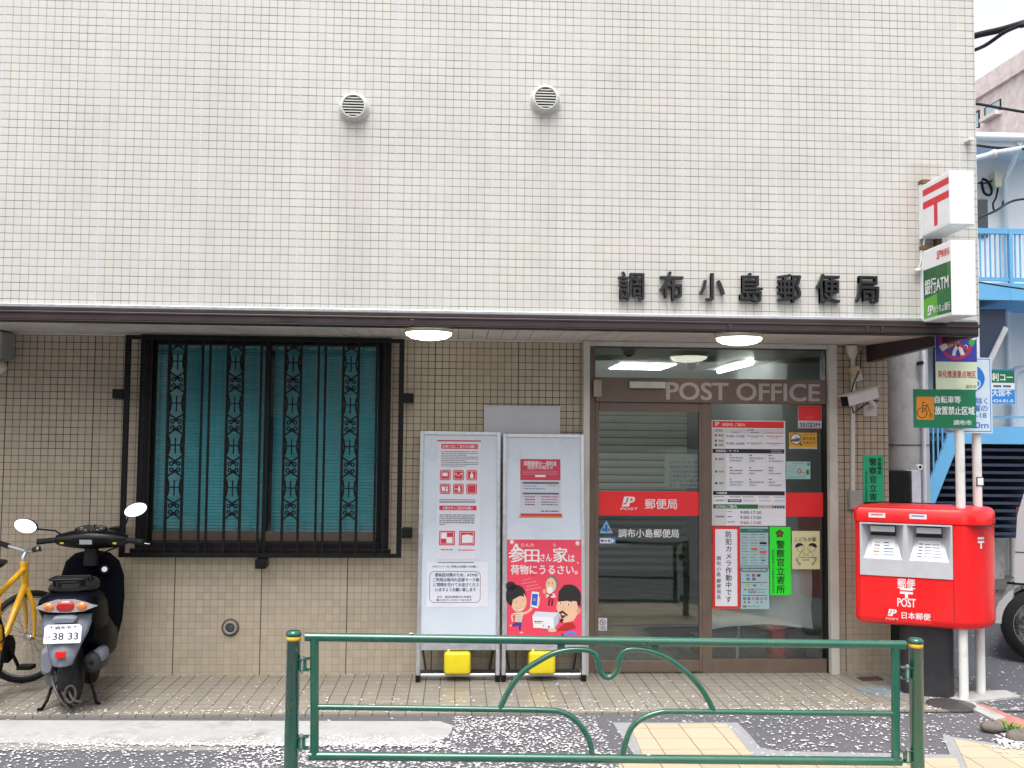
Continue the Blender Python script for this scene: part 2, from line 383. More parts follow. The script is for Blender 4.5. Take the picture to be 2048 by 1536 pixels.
# ---- ground
asph = mat('asphalt', (0.112, 0.112, 0.126), 0.72, 0, 0.28, 160, bump=0.9, bscale=260, dirt=(0.14, 0.14, 0.15), dirt_amt=0.4, dscale=2.5)
g = MB(); g.add([(-300,-300,-0.075),(300,-300,-0.075),(300,300,-0.075),(-300,300,-0.075)], [(0,1,2,3)], asph)
structure(g.build('ground'))
g = MB()
ra = P(1940, 1440, Z=0.0)
g.add([(-3,-3.2,-0.014),(12,-3.2,-0.014),(12,0.02,-0.014),(-3,0.02,-0.014)], [(0,1,2,3)], asph)
structure(g.build('sidewalk'))
asph2 = mat('street_asphalt', (0.092, 0.092, 0.108), 0.6, 0, 0.25, 140, bump=0.8, bscale=240, dirt=(0.13, 0.12, 0.12), dirt_amt=0.5, dscale=1.8)
g = MB(); g.add([(5.0, 0.022,-0.008),(16, 0.022,-0.008),(16,40,-0.008),(5.0,40,-0.008)], [(0,1,2,3)], asph2)
structure(g.build('side_street'))
paver = tile_mat('apron_tile', (0.275, 0.248, 0.208), (0.15, 0.13, 0.108), (0.055, 0.044, 0.036), 0.03, 0.05, 0.1, 0.0065, None, 0, 0.08, 0.30, ground=True)
g = MB()
a0, a1 = P(1880, 1372, Z=0), P(1975, 1440, Z=0)
ap = [(-3, 0.03), (a1.x, 0.03), (a0.x+0.22, a0.y+0.05), (a0.x+0.05, 1.4), (-3, 1.4)]
g.prism([(x, y, 0) for x, y in ap], (0, 0, -0.2), paver); structure(g.build('pavement', bevel=0.004))
conc = mat('kerb_concrete', (0.40, 0.395, 0.385), 0.8, 0, 0.16, 5, bump=0.6, bscale=90, dirt=(0.17, 0.155, 0.14), dirt_amt=0.8, dscale=5)
cr = [Vector((p.x, p.y, z_)) for p, z_ in ((P(x, y, Z=-0.006), z) for x, y, z in ((-60, 1442, -0.001), (880, 1444, -0.001), (906, 1452, -0.003), (902, 1466, -0.005), (885, 1478, -0.007), (850, 1486, -0.009), (560, 1490, -0.009), (-60, 1484, -0.009)))]
g = MB(); g.prism(cr, (0, 0, -0.05), conc)
gutm = mat('gutter_concrete', (0.27, 0.26, 0.25), 0.85, 0, 0.2, 9, bump=0.6, bscale=90, dirt=(0.16, 0.14, 0.12), dirt_amt=0.6, dscale=6)
gut = [P(-60, 1487.5, Z=-0.010), P(470, 1493, Z=-0.010), P(455, 1500, Z=-0.010), P(-60, 1499, Z=-0.010)]
g.prism(gut, (0, 0, -0.04), gutm); structure(g.build('kerb_ramp'))
yel = tile_mat('yellow_paving', (0.50, 0.41, 0.295), (0.27, 0.21, 0.14), (0.22, 0.17, 0.11), 0.02, 0.0, 0.2, 0.008, None, 0, 0.07, 0.6, ground=True)
ps = mat('paving_border', (0.29, 0.29, 0.30), 0.75, 0, 0.12, 30, bump=0.4, bscale=120)
def flat(pts, z, m, name, th=0.03):
    q = MB(); q.prism([Vector((p.x, p.y, z)) for p in (P(x, y, Z=z) for x, y in pts)], (0, 0, -th), m); return structure(q.build(name))
flat([(1225, 1445), (1475, 1445), (1500, 1470), (1520, 1495), (1560, 1502), (1850, 1508), (1900, 1509), (1885, 1470), (2075, 1500), (2075, 1700), (1200, 1700), (1270, 1512)], -0.006, ps, 'paving_border')
flat([(1260, 1447), (1452, 1447), (1503, 1509), (1285, 1509)], -0.002, yel, 'paving')
flat([(1240, 1516), (1912, 1516), (1990, 1690), (1215, 1690)], -0.002, yel, 'paving')
flat([(1908, 1478), (2070, 1504), (2070, 1690), (2000, 1690), (1925, 1512)], -0.002, yel, 'paving')
red_ = mat('brick_paving', (0.40, 0.17, 0.14), 0.7, 0, 0.2, 25, bump=0.4, bscale=90)
flat([(1950, 1411), (1962, 1407), (2060, 1444), (2060, 1462), (2030, 1456)], 0.002, red_, 'kerb_bricks')
flat([(1898, 1394), (1910, 1389), (2012, 1434), (1990, 1440)], 0.006, conc, 'kerb_edge')
flat([(1905, 1386), (1950, 1381), (2012, 1380), (2042, 1392), (1990, 1398), (1940, 1402)], 0.004, conc, 'kerb_footing', 0.05)
# ================================================================== POST OFFICE BUILDING
po = thing('post_office_building', 'beige tiled post office with recessed brown tiled ground floor, barred window and glass door', 'building')
XL, YB, ZT = -3.0, 9.0, 7.0
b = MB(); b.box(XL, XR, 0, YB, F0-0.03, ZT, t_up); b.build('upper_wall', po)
WX0, WX1 = P(287, 880, Y=DL).x, P(772, 880, Y=DL).x
WZ0, WZ1 = P(530, 1092, Y=DL).z, P(530, 672, Y=DL).z
DX0, DX1 = P(1166, 1000, Y=DL-0.05).x, P(1677, 1000, Y=DL-0.05).x
b = MB(); B = DL+0.2; zt = F0-0.032
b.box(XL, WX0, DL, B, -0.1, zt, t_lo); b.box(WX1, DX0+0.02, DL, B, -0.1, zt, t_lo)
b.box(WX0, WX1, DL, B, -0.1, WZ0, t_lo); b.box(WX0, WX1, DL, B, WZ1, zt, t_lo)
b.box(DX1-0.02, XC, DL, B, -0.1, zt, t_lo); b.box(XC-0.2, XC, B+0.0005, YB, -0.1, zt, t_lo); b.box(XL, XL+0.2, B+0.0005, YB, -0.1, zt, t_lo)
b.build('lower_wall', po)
sof = MB(); soffm = mat('soffit_boards', (0.55, 0.53, 0.49), 0.5, 0, 0.06, 4, dirt=(0.3, 0.26, 0.2), dirt_amt=0.4)
xs = XL; k = 0
while xs < XR-0.03:
    sof.box(xs+0.002, min(xs+0.098, XR-0.03), 0.02, DL-0.002, SZ, SZ+0.02, soffm); xs += 0.1
sof.box(XL, XR-0.03, 0.02, DL-0.002, SZ+0.022, F0-0.034, eave_m)
sof.box(XL, DX0-0.005, DL-0.016, DL-0.0015, SZ-0.012, SZ-0.001, off)
sof.build('soffit', po)
ev = MB()
ev.box(XL, XR-0.035, -0.055, 0.018, F1, F0-0.045, eave_m)
ev.box(XL, XR-0.033, -0.062, -0.0552, F0-0.060, F0-0.047, eave_m)
ev.box(XL, XR-0.034, -0.045, -0.003, F0-0.044, F0-0.020, eave_m)
ev.box(XL, XR-0.033, -0.030, -0.0025, F0-0.0195, F0, alu)
ev.box(XL, XR-0.036, -0.058, 0.02, F1-0.012, F1-0.001, brown_d)
for px in (824, 1460, 1735, 1765):
    q = P(px, 645, Y=-0.06).x; ev.box(q-0.012, q+0.012, -0.064, -0.056, F1-0.004, F0-0.062, eave_m)
xa, xb = XR-0.055, P(1742, 705, Y=DL-0.1).x
ev.prism([(xa-0.004, 0.0, F1-0.012), (xa-0.004, 0.0, F0-0.05), (xb, DL-0.02, F0-0.05), (xb, DL-0.02, F1-0.095)], (0.05, 0.0, 0), eave_m)
ev.build('eaves_band', po, bevel=0.003)
# ---- window
wf = MB(); wy0, wy1 = DL+0.0, DL+0.10
wf.box(WX0-0.03, WX0+0.035, DL-0.03, wy1, WZ0-0.03, WZ1+0.03, brown_d); wf.box(WX1-0.03, WX1+0.03, DL-0.03, wy1, WZ0-0.03, WZ1+0.03, brown_d)
wf.box(WX0+0.0355, WX1-0.0305, DL-0.03, wy1, WZ1-0.03, WZ1+0.03, brown_d)
wf.box(WX0+0.0355, WX1-0.0305, DL-0.05, wy1, WZ0-0.03, WZ0+0.03, brown_d)
wf.box(WX0-0.05, WX1+0.05, DL-0.075, DL-0.051, WZ0-0.045, WZ0-0.012, brown_d)
wo_ = wf.build('window', po, bevel=0.003)
XM = (WX0+WX1)/2+0.01
sash = MB()
for (x0, x1, y) in ((WX0+0.037, XM+0.028, DL+0.055), (XM-0.028, WX1-0.032, DL+0.02)):
    sash.box(x0, x0+0.024, y, y+0.028, WZ0+0.031, WZ1-0.031, brown_d); sash.box(x1-0.030, x1, y, y+0.028, WZ0+0.031, WZ1-0.031, brown_d)
    sash.box(x0+0.0245, x1-0.0305, y, y+0.028, WZ0+0.031, WZ0+0.10, brown); sash.box(x0+0.0245, x1-0.0305, y, y+0.028, WZ1-0.062, WZ1-0.031, brown_d)
sash.build('sash', wo_, bevel=0.002)
pg = MB(); gl = glass('window_glass', (0.92, 0.97, 0.97), 0.02)
for (x0, x1, y) in ((WX0+0.058, XM+0.002, DL+0.068), (XM-0.008, WX1-0.06, DL+0.033)):
    pg.box(x0, x1, y, y+0.005, WZ0+0.095, WZ1-0.055, gl)
pg.build('pane', wo_)
bl = MB(); teal = mat('teal_blind', (0.22, 0.63, 0.70), 0.42, 0, 0.06, 3)
z = WZ0+0.06
while z < WZ1-0.02:
    bl.add([(WX0+0.04, DL+0.118, z), (WX1-0.035, DL+0.118, z), (WX1-0.035, DL+0.110, z+0.010), (WX0+0.04, DL+0.110, z+0.010), (WX1-0.035, DL+0.118, z+0.0225), (WX0+0.04, DL+0.118, z+0.0225)],
           [(0,1,2,3), (3,2,4,5)], teal, False); z += 0.0225
bl.box(WX0+0.03, WX1-0.03, DL+0.124, DL+0.128, WZ0, WZ1, dgrey)
bl.build('blind', wo_)
# ---- shopfront
sf = MB(); PY0 = DL-0.07
e0, e1 = P(1166, 1000, Y=PY0).x, P(1179, 1000, Y=PY0).x
f0, f1 = P(1660.5, 1000, Y=PY0).x, P(1677, 1000, Y=PY0).x
sf.box(e0, e1, PY0, DL+0.1, 0.0, SZ-0.002, cream); sf.box(f0, f1, PY0, DL+0.1, 0.0, SZ-0.002, cream)
sf.box(e1+0.001, f0-0.001, PY0+0.02, DL+0.1, SZ-0.035, SZ-0.002, cream)
sf.build('door_surround', po, bevel=0.004)
GY = DL+0.03                       # shopfront glass
def gx(px, y=1000): return P(px, y, Y=GY).x
def gz(py, x=1400): return P(x, py, Y=GY).z
fr = MB()
fr.box(e1+0.0015, gx(1188), GY-0.04, GY+0.06, 0, SZ-0.037, brown); fr.box(gx(1648), f0-0.0015, GY-0.045, GY+0.06, 0, SZ-0.037, brown_d)
fr.box(gx(1188)+0.0005, gx(1648)-0.0005, GY-0.04, GY+0.05, gz(697), SZ-0.037, brown_d)
fr.box(gx(1188)+0.0005, gx(1648)-0.0005, GY-0.06, GY+0.06, gz(806), gz(758), brown)
fr.box(gx(1402), gx(1421), GY-0.035, GY+0.04, 0, gz(806)-0.0005, brown)
fr.box(gx(1421)+0.0005, gx(1648)-0.0005, GY-0.03, GY+0.03, 0, gz(1318), brown)
fr.build('shopfront_frame', po, bevel=0.003)
sg = glass('shop_glass', (0.88, 0.90, 0.88), 0.02)
q = MB(); q.box(gx(1187), gx(1649), GY, GY+0.006, gz(759), gz(696), sg); q.build('transom_pane', po)
q = MB(); q.box(gx(1421)-0.004, gx(1648)+0.004, GY, GY+0.006, gz(1319), gz(805), sg); q.build('fixed_pane', po)
vred = mat('red_vinyl', (0.74, 0.018, 0.022), 0.4, 0, 0.03, 10)
vwh = pc(240, 240, 242)
q = MB(); q.box(gx(1424), gx(1646), GY-0.002, GY-0.0008, gz(1032), gz(984), vred); q.build('red_band', po)
door = MB(); DY = GY-0.022
door.box(gx(1188)+0.001, gx(1196), DY-0.015, DY+0.02, 0.012, gz(807), brown); door.box(gx(1396), gx(1402)-0.001, DY-0.015, DY+0.02, 0.012, gz(807), brown)
door.box(gx(1196)+0.0005, gx(1396)-0.0005, DY-0.015, DY+0.02, gz(825), gz(807), brown); door.box(gx(1196)+0.0005, gx(1396)-0.0005, DY-0.015, DY+0.02, 0.012, gz(1319), brown)
dr = door.build('sliding_door', po, bevel=0.003)
q = MB(); q.box(gx(1196)-0.004, gx(1396)+0.004, DY, DY+0.006, gz(1320), gz(824), sg); q.build('door_pane', dr)
s = front_sheet((1190, 983, 1403, 1031), vred, DY-0.002, (100, 1248, 888, 1430), 0.0012)
s.jp(298, 1325, 76, vwh, vred); s.txt('POST', 290, 1380, 26, vwh, 2, 0.01, fit=126, shear=0.2); s.txt('郵便局', 468, 1342, 84, vwh, 2, 0.012, fit=238)
s.build('red_band', dr)
q = MB(); q.tr = None
q.text('調布小島郵便局', (gx(1236, 1065), DY-0.0015, gz(1066, 1296)), (1,0,0), (0,0,1), 0.065, vwh, 0.012, fit=gx(1356, 1065)-gx(1236, 1065)); q.build('door_lettering', dr)
hd = MB(); hm = mat('header_lettering', (0.40, 0.34, 0.32), 0.35, 0.3, 0.06, 14)
hd.text('POST OFFICE', (gx(1330, 783), GY-0.0605, gz(784, 1480)), (1,0,0), (0,0,1), 0.178, hm, 0.022, fit=gx(1633, 783)-gx(1330, 783), depth=0.006)
hd.build('header_lettering', po)
q = MB(); q.box(gx(1255), gx(1326), GY-0.09, GY-0.0605, gz(779), gz(766), off); q.box(gx(1257), gx(1324), GY-0.088, GY-0.062, gz(780.5), gz(779)-0.001, dgrey); q.build('door_sensor', po, bevel=0.003)
q = MB(); q.box(gx(1183), gx(1199), GY-0.085, GY-0.0605, gz(797), gz(763), mat('pinkish_box', (0.36, 0.29, 0.27), 0.45)); q.build('alarm_box', po, bevel=0.004)
# ---- interior seen through the glass
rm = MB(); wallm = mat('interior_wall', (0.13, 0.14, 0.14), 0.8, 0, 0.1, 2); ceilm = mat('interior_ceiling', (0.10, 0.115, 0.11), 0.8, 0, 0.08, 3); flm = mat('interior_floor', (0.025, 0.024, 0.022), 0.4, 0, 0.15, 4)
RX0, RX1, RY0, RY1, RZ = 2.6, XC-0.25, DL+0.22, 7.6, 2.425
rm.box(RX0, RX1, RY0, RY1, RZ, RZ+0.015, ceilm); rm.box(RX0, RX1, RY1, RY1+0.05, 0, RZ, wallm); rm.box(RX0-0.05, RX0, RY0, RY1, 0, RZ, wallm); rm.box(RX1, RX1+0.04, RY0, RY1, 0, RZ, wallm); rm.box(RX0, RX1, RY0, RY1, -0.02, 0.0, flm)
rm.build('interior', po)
slat = mat('slat_reflection', (0.60, 0.64, 0.51), 0.55, 0, 0.08, 4); slat_d = mat('slat_reflection_dark', (0.10, 0.105, 0.092), 0.5, 0, 0.1, 4); sl = MB()  # added slats imitate a reflection in the glass: bright above, dark below, by colour
sx0, sx1, sy = P(1100, 900, Y=6.4).x, P(1547, 900, Y=6.4).x, 6.4
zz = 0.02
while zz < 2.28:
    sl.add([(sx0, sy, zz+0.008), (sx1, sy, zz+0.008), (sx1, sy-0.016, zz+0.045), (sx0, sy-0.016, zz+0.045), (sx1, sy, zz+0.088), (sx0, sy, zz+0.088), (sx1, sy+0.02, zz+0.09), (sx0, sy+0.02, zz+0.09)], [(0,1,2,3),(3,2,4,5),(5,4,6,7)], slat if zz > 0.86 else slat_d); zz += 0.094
sl.box(sx0, sx1, sy+0.03, sy+0.04, 0, 2.3, dgrey)
tag(sl.build('slat_reflection'), 'slatted shutter added behind the glass door as mirrored tones, pale greenish above and dark below', 'reflection')
def ceiling_lamp(pxs, label, panel=False):
    c = [P(x, y, Z=RZ-0.006) for x, y in pxs]; xa = sum(p.x for p in c)/4; ya = sum(p.y for p in c)/4
    t = thing('fluorescent_light', label, 'ceiling light', (xa, ya, RZ-0.001), 0, 'fluorescent lights inside')
    wd, dp = 0.62, (0.80 if panel else 1.25)
    q = MB(); q.box(xa-wd/2, xa+wd/2, ya-dp/2, ya+dp/2, RZ-0.008, RZ-0.001, white); q.build('housing', t)
    if panel:
        q = MB(); q.box(xa-0.27, xa+0.27, ya-0.36, ya+0.36, RZ-0.016, RZ-0.009, emit('tube_light', (0.97, 1.0, 0.96), 10)); q.build('diffuser', t); return
    for k in (-0.17, 0.17):
        q = MB(); q.tube([(xa+k, ya-dp/2+0.04, RZ-0.028), (xa+k, ya+dp/2-0.04, RZ-0.028)], 0.019, emit('tube_light', (0.97, 1.0, 0.96), 10)); q.build('lamp_tube', t)
ceiling_lamp([(1232, 722), (1350, 722), (1325, 742), (1228, 740)], 'lit fluorescent ceiling light inside, left one of two seen above the door header', True)
ceiling_lamp([(1475, 724), (1560, 724), (1525, 738), (1453, 738)], 'lit twin tube ceiling light inside, right one of two seen above the door header')
for (px, py, lb) in ((1258, 727, 'dark dome camera hanging below the left ceiling light inside the office'), (1384, 738, 'small dark dome camera on the office ceiling between the two lights')):
    c = P(px, py, Y=DL+0.9 if px < 1300 else DL+2.2); q = MB(); q.lathe([(0.055, 0.0), (0.055, -0.02), (0.045, -0.05), (0.02, -0.068), (0.001, -0.072)], (c.x, c.y, RZ-0.001), blk, 20)
    q.lathe([(0.07, 0.0), (0.065, -0.012)], (c.x, c.y, RZ-0.0005), dgrey, 20); tag(q.build('dome_camera'), lb, 'security camera')
# pale roll hanging behind the fixed pane
rl = MB(); cur = mat('pale_roll', (0.80, 0.84, 0.88), 0.28, 0, 0.04, 3); rows = []
x0r, x1r = gx(1428), gx(1632)
for j in range(15):
    t = j/14; z = gz(1090)*(1-t)+gz(1262)*t
    bulge = 0.02+0.05*math.sin(math.pi*t)**2+(0.075*max(0, t-0.75)/0.25 if t > 0.75 else 0)
    rows.append([(x0r+(x1r-x0r)*i/16, GY+0.16-bulge-0.015*math.sin(i*0.9+t*3), z+0.035*math.sin(math.pi*i/16)*(t**4)) for i in range(17)])
vs_ = [p for r in rows for p in r]; rl.add(vs_, [(j*17+i, j*17+i+1, (j+1)*17+i+1, (j+1)*17+i) for j in range(14) for i in range(16)], cur, True)
tag(rl.build('hanging_sheet'), 'pale curled plastic sheet hanging inside the fixed window below the posters', 'sheet')
cn = thing('display_counter', 'low dark counter inside behind the fixed window with red leaflet rack', 'counter', (gx(1530), DL+0.5, 0))
q = MB(); q.box(gx(1430), gx(1650), DL+0.45, DL+0.8, 0.0, 0.14, dgrey); q.build('base', cn)
q = MB(); q.box(gx(1566), gx(1592), DL+0.30, DL+0.40, 0.02, 0.30, vred); q.box(gx(1596), gx(1612), DL+0.32, DL+0.4, 0.02, 0.26, pc(120, 60, 90)); q.build('rack', cn)
q = MB(); q.tube([(gx(1502), DL+0.35, 0.30), (gx(1493), DL+0.3, 0.02)], 0.012, off); q.build('leg', cn)
# ---- lettering on the facade
wl = thing('name_lettering', 'seven raised black characters naming the office above the eaves band', 'lettering', (P(1500, 575, Y=-0.03).x, -0.005, P(1500, 575, Y=-0.03).z))
lm = mat('black_letter', (0.010, 0.011, 0.013), 0.3, 0, 0.2, 20)
for ch, (x0, x1, y0, y1) in zip('調布小島郵便局', ((1238,1288,543,600),(1320,1366,543,601),(1400,1449,546,602),(1480,1525,546,604),(1556,1602,548,605),(1634,1680,548,606),(1712,1758,552,606))):
    a, bq = P(x0, y0, Y=-0.035), P(x1, y1, Y=-0.035); q = MB()
    vs2, fs2 = text_mesh(ch); ys2 = [p[1] for p in vs2]; k = (a.z-bq.z)/(max(ys2)-min(ys2))
    q.text(ch, ((a.x+bq.x)/2, -0.04, bq.z-min(ys2)*k+0.38*k), (1,0,0), (0,0,1), k, lm, 0.011, 'c', bq.x-a.x, depth=0.032); q.build('character', wl)
# ---- vents
for (c, lb) in ((VX1, 'white louvred vent cap, left and lower of the two on the upper wall'), (VX2, 'white louvred vent cap, right and higher of the two on the upper wall')):
    t = thing('vent_cap', lb, 'vent', (c.x, 0, c.z), 0, 'vent caps on the upper wall'); rr = 0.093
    q = MB(); q.lathe([(rr*1.02, -0.002), (rr*1.0, -0.014), (rr*0.95, -0.030), (rr*0.80, -0.050), (rr*0.72, -0.053), (rr*0.70, -0.040)], (c.x, 0, c.z+0.004), mat('vent_enamel', (0.60, 0.60, 0.56), 0.45, 0, 0.06, 14, dirt=(0.3, 0.27, 0.22), dirt_amt=0.4), 36, 'y', caps=False)
    q.prism([(c.x+math.cos(k/30*6.2832)*rr*(1.05+0.05*random.random()), -0.0005, c.z+math.sin(k/30*6.2832)*rr*(1.05+0.05*random.random())) for k in range(30)], (0, -0.003, 0), off)
    q.build('hood', t)
    q = MB(); q.lathe([(rr*0.71, -0.036), (0.001, -0.036)], (c.x, 0, c.z+0.004), blk, 30, 'y'); q.build('opening', t)
    q = MB()
    for k in range(7):
        z = (k-3)*rr*0.185; hw = math.sqrt(max(0, (rr*0.69)**2-z*z)); zc = c.z+0.004+z
        q.box(c.x-hw, c.x+hw, -0.049, -0.041, zc-0.0034, zc+0.0034, mat('vent_enamel', None))
    q.build('louvre', t)
# ---- round lamps under the eaves
for (px, py, lb) in ((857, 668, 'lit round flush lamp under the soffit beside the barred window'), (1478, 681, 'lit round flush lamp under the soffit in front of the glass door')):
    c = P(px, py, Z=SZ-0.05)
    c = Vector((c.x, min(max(c.y, 0.33), 0.5), SZ)); 
    t = thing('soffit_lamp', lb, 'lamp', c, 0, 'round lamps under the eaves')
    q = MB(); q.lathe([(0.10, 0), (0.155, -0.004), (0.16, -0.02), (0.152, -0.036)], c, mat('lamp_rim', (0.62, 0.60, 0.42), 0.4), 36); q.build('rim', t)
    q = MB(); q.lathe([(0.150, -0.034), (0.145, -0.050), (0.115, -0.068), (0.06, -0.079), (0.001, -0.083)], c, emit('lamp_glow', (1.0, 0.96, 0.80), 3.2), 36); q.build('diffuser', t)
# ================================================================== THINGS ON THE FACADE
# ---- wrought iron window grille
GR = DL-0.13
gt = thing('window_grille', 'black wrought iron window grille with four scrollwork columns in front of the teal blinds', 'window grille', (P(525, 1118, Y=GR).x, GR, P(525, 1118, Y=GR).z))
gX0, gX1 = P(245, 890, Y=GR).x, P(806, 890, Y=GR).x; gZ0, gZ1 = P(525, 1115, Y=GR).z, P(525, 674, Y=GR).z
q = MB(); fw = 0.036
q.box(gX0, gX0+fw, GR-0.012, GR+0.012, gZ0, gZ1, blk); q.box(gX1-fw, gX1, GR-0.012, GR+0.012, gZ0, gZ1, blk)
q.box(gX0+fw, gX1-fw, GR-0.012, GR+0.012, gZ0, gZ0+fw*0.8, blk); q.box(gX0+fw, gX1-fw, GR-0.012, GR+0.012, gZ1-fw*0.8, gZ1, blk)
q.build('frame', gt, bevel=0.002)
def gxp(zx): return P(220+zx/2.953, 1105, Y=GR).x
for zx in (170, 212, 518, 562, 868, 908, 1210, 1252, 1558, 1608):
    x = gxp(zx); q = MB(); q.box(x-0.008, x+0.008, GR-0.0065, GR+0.0065, gZ0+fw*0.8, gZ1-fw*0.8, blk); q.build('bar', gt)
def arc(cx, cz, r, a0, a1, n=9): return [(cx+r*math.cos(R(a0+(a1-a0)*i/n)), cz+r*math.sin(R(a0+(a1-a0)*i/n))) for i in range(n+1)]
for (za, zb) in ((320, 415), (668, 760), (1012, 1105), (1358, 1450)):
    xa, xb = gxp(za), gxp(zb); xc, hw = (xa+xb)/2, (xb-xa)/2; q = MB()
    for x in (xa, xb): q.box(x-0.009, x+0.009, GR-0.0075, GR+0.0075, gZ0+fw*0.8, gZ1-fw*0.8, blk)
    per = 82.5/2000*(DL-0.13+6.153)*1.0; zt_ = P(360, 702, Y=GR).z
    def T(pts, r=0.0062): q.tube([(xc+px, GR, pz) for px, pz in pts], r, blk, 6)
    k = -1
    while True:
        z0 = zt_-k*per; k += 1
        if z0-per < gZ0-0.02: 
            break
        if z0 > gZ1-0.02+per*0.0 and k > 1: continue
        for sgn in (-1, 1):
            s_ = lambda u, v: (sgn*u*hw, z0-v*per)
            if z0 < gZ1-0.03:
                T([s_(0.97, 0.0), s_(0.80, 0.07), s_(0.70, 0.16), s_(0.66, 0.24), s_(0.70, 0.33), s_(0.80, 0.42), s_(0.97, 0.49)])
            lo = []
            for (dir_, vb, vc) in ((1, 0.49, 0.655), (-1, 1.0, 0.855)):
                if z0-vc*per > gZ1-0.04 or z0-vc*per < gZ0+0.03: continue
                T([s_(0.97, vb), s_(0.55, vb+dir_*0.065), s_(0.18, vb+dir_*0.105), s_(0.0, vb+dir_*0.13)])
                cxs, czs = 0.40, vc+dir_*0.034
                pts = []
                for i in range(15):
                    a_ = R(180-i*30); rad = (0.36-0.017*i)*hw
                    pts.append((sgn*(cxs*hw+rad*math.cos(a_)*0.9), z0-czs*per+dir_*rad*math.sin(a_)*0.95))
                T(pts, 0.0054)
        if z0 < gZ1-0.05 and z0-0.45*per > gZ0+0.03:
            T([(0, z0-0.07*per), (0, z0-0.45*per)], 0.005); T([(-hw*0.55, z0-0.245*per), (hw*0.55, z0-0.245*per)], 0.005)
        if z0-0.60*per < gZ1-0.05 and z0-0.90*per > gZ0+0.03: q.box(xc-0.010, xc+0.010, GR-0.006, GR+0.006, z0-0.68*per, z0-0.62*per, blk); q.box(xc-0.010, xc+0.010, GR-0.006, GR+0.006, z0-0.88*per, z0-0.82*per, blk)
    q.build('scroll_panel', gt)
for (px, py) in ((238, 788), (231, 1064), (817, 796), (814, 1066), (522, 1127)):
    c = P(px, py, Y=GR+0.03); q = MB(); q.box(c.x-0.034, c.x+0.034, GR-0.008, DL-0.001, c.z-0.033, c.z+0.033, blk); q.build('bracket', gt, bevel=0.003)
# ---- projecting signs
sgw = mat('sign_case', (0.74, 0.78, 0.80), 0.4, 0, 0.03, 6, dirt=(0.45, 0.44, 0.42), dirt_amt=0.25)
sgf = pc(248, 246, 250); sgred = pc(226, 30, 52); sggr = pc(20, 96, 44); sggl = pc(92, 180, 40); sgg2 = pc(12, 76, 40)
def lightbox(label, yt, yb, X0p, xr, yb_frac, kind):
    SX0 = P(X0p, (yt+yb)/2, Y=-0.40).x; SX1 = P(xr, (yt+yb)/2, Y=-0.40).x; zt = P(1925, yt, Y=-0.40).z; zb = P(1925, yb, Y=-0.40).z
    t = thing('projecting_sign', label, 'sign', ((SX0+SX1)/2, 0, zb), 0, 'projecting signs at the corner')
    q = MB(); q.box(SX0, SX1, -0.40, -0.035, zb, zt, sgw); q.build('case', t, bevel=0.006)
    q = MB(); q.box(SX0-0.002, SX1-0.01, -0.0349, -0.001, zb-0.01, zt+0.01, sgw); q.box(SX1-0.06, SX1-0.02, -0.034, -0.0012, zb-0.08, zb-0.011, mat('rusty_steel', (0.17, 0.09, 0.055), 0.85, 0.2, 0.35, 20)); q.box(SX0-0.004, SX0+0.05, -0.06, -0.0015, zt+0.011, zt+0.035, mat('rusty_steel', None)); q.build('bracket', t)
    f = Sheet((0, 0, 100, 100*(zt-zb-0.03)/0.35), (SX0-0.0005, -0.045, zt-0.015), (0,-1,0), (0,0,-1), 0.35, zt-zb-0.03, sgf, 0.001)
    h = f.g[3]
    if kind == 'mark':
        f.rect(3, 6, 98, h*0.21, sgred); f.rect(3, h*0.34, 98, h*0.49, sgred); f.rect(44, h*0.485, 57, h*0.95, sgred)
    else:
        f.jp(50, h*0.11, 14, sgred, sgf); f.txt('郵便局', 68, h*0.11, 14, sgred, 2, 0.01, fit=28)
        f.rect(0, h*0.26, 100, h*0.985, sggr); f.poly([(0, h*0.70), (0, h*0.985), (50, h*0.985), (50, h*0.66)], sggl, 2); f.poly([(50, h*0.66), (50, h*0.985), (100, h*0.985), (100, h*0.60)], pc(24, 116, 50), 2)
        f.poly([(88, h*0.26), (88, h*0.5), (100, h*0.5), (100, h*0.26)], pc(40, 130, 50), 2)
        f.txt('銀行ATM', 6, h*0.53, 30, vwh, 4, 0.014, fit=86); f.jp(14, h*0.88, 17, vwh, sggr, 4); f.txt('ゆうちょ銀行', 37, h*0.885, 15, vwh, 4, 0.012, fit=60)
    f.build('face', t)
    return t
lightbox('white lightbox sign with red postal mark on its side, upper of two at the corner', 341, 449, 1900, 1949, 0, 'mark')
lightbox('white and green lightbox sign for a bank ATM, lower of two at the corner', 480, 631, 1903, 1952, 0, 'atm')
q = MB(); c1 = [P(x, y, Y=-0.03) for x, y in ((1850, 472), (1846, 500), (1840, 530), (1834, 540), (1838, 545), (1846, 532), (1849, 512))]
q.tube(c1, 0.006, off, 6); q.ball(P(1836, 541, Y=-0.03), (0.022, 0.018, 0.016), off); tag(q.build('sign_cable'), 'off-white looped cable and plug beside the two corner lightbox signs', 'cable')
q = MB(); c = P(1936, 283, Y=0); q.box(c.x-0.025, c.x+0.012, -0.06, 0.001, c.z-0.008, c.z+0.010, white); q.lathe([(0.022, -0.004), (0.02, 0.001)], (c.x, 0, c.z), off, 14, 'y'); tag(q.build('wall_hook', bevel=0.003), 'small white wall fitting high near the right edge of the upper wall', 'fitting')
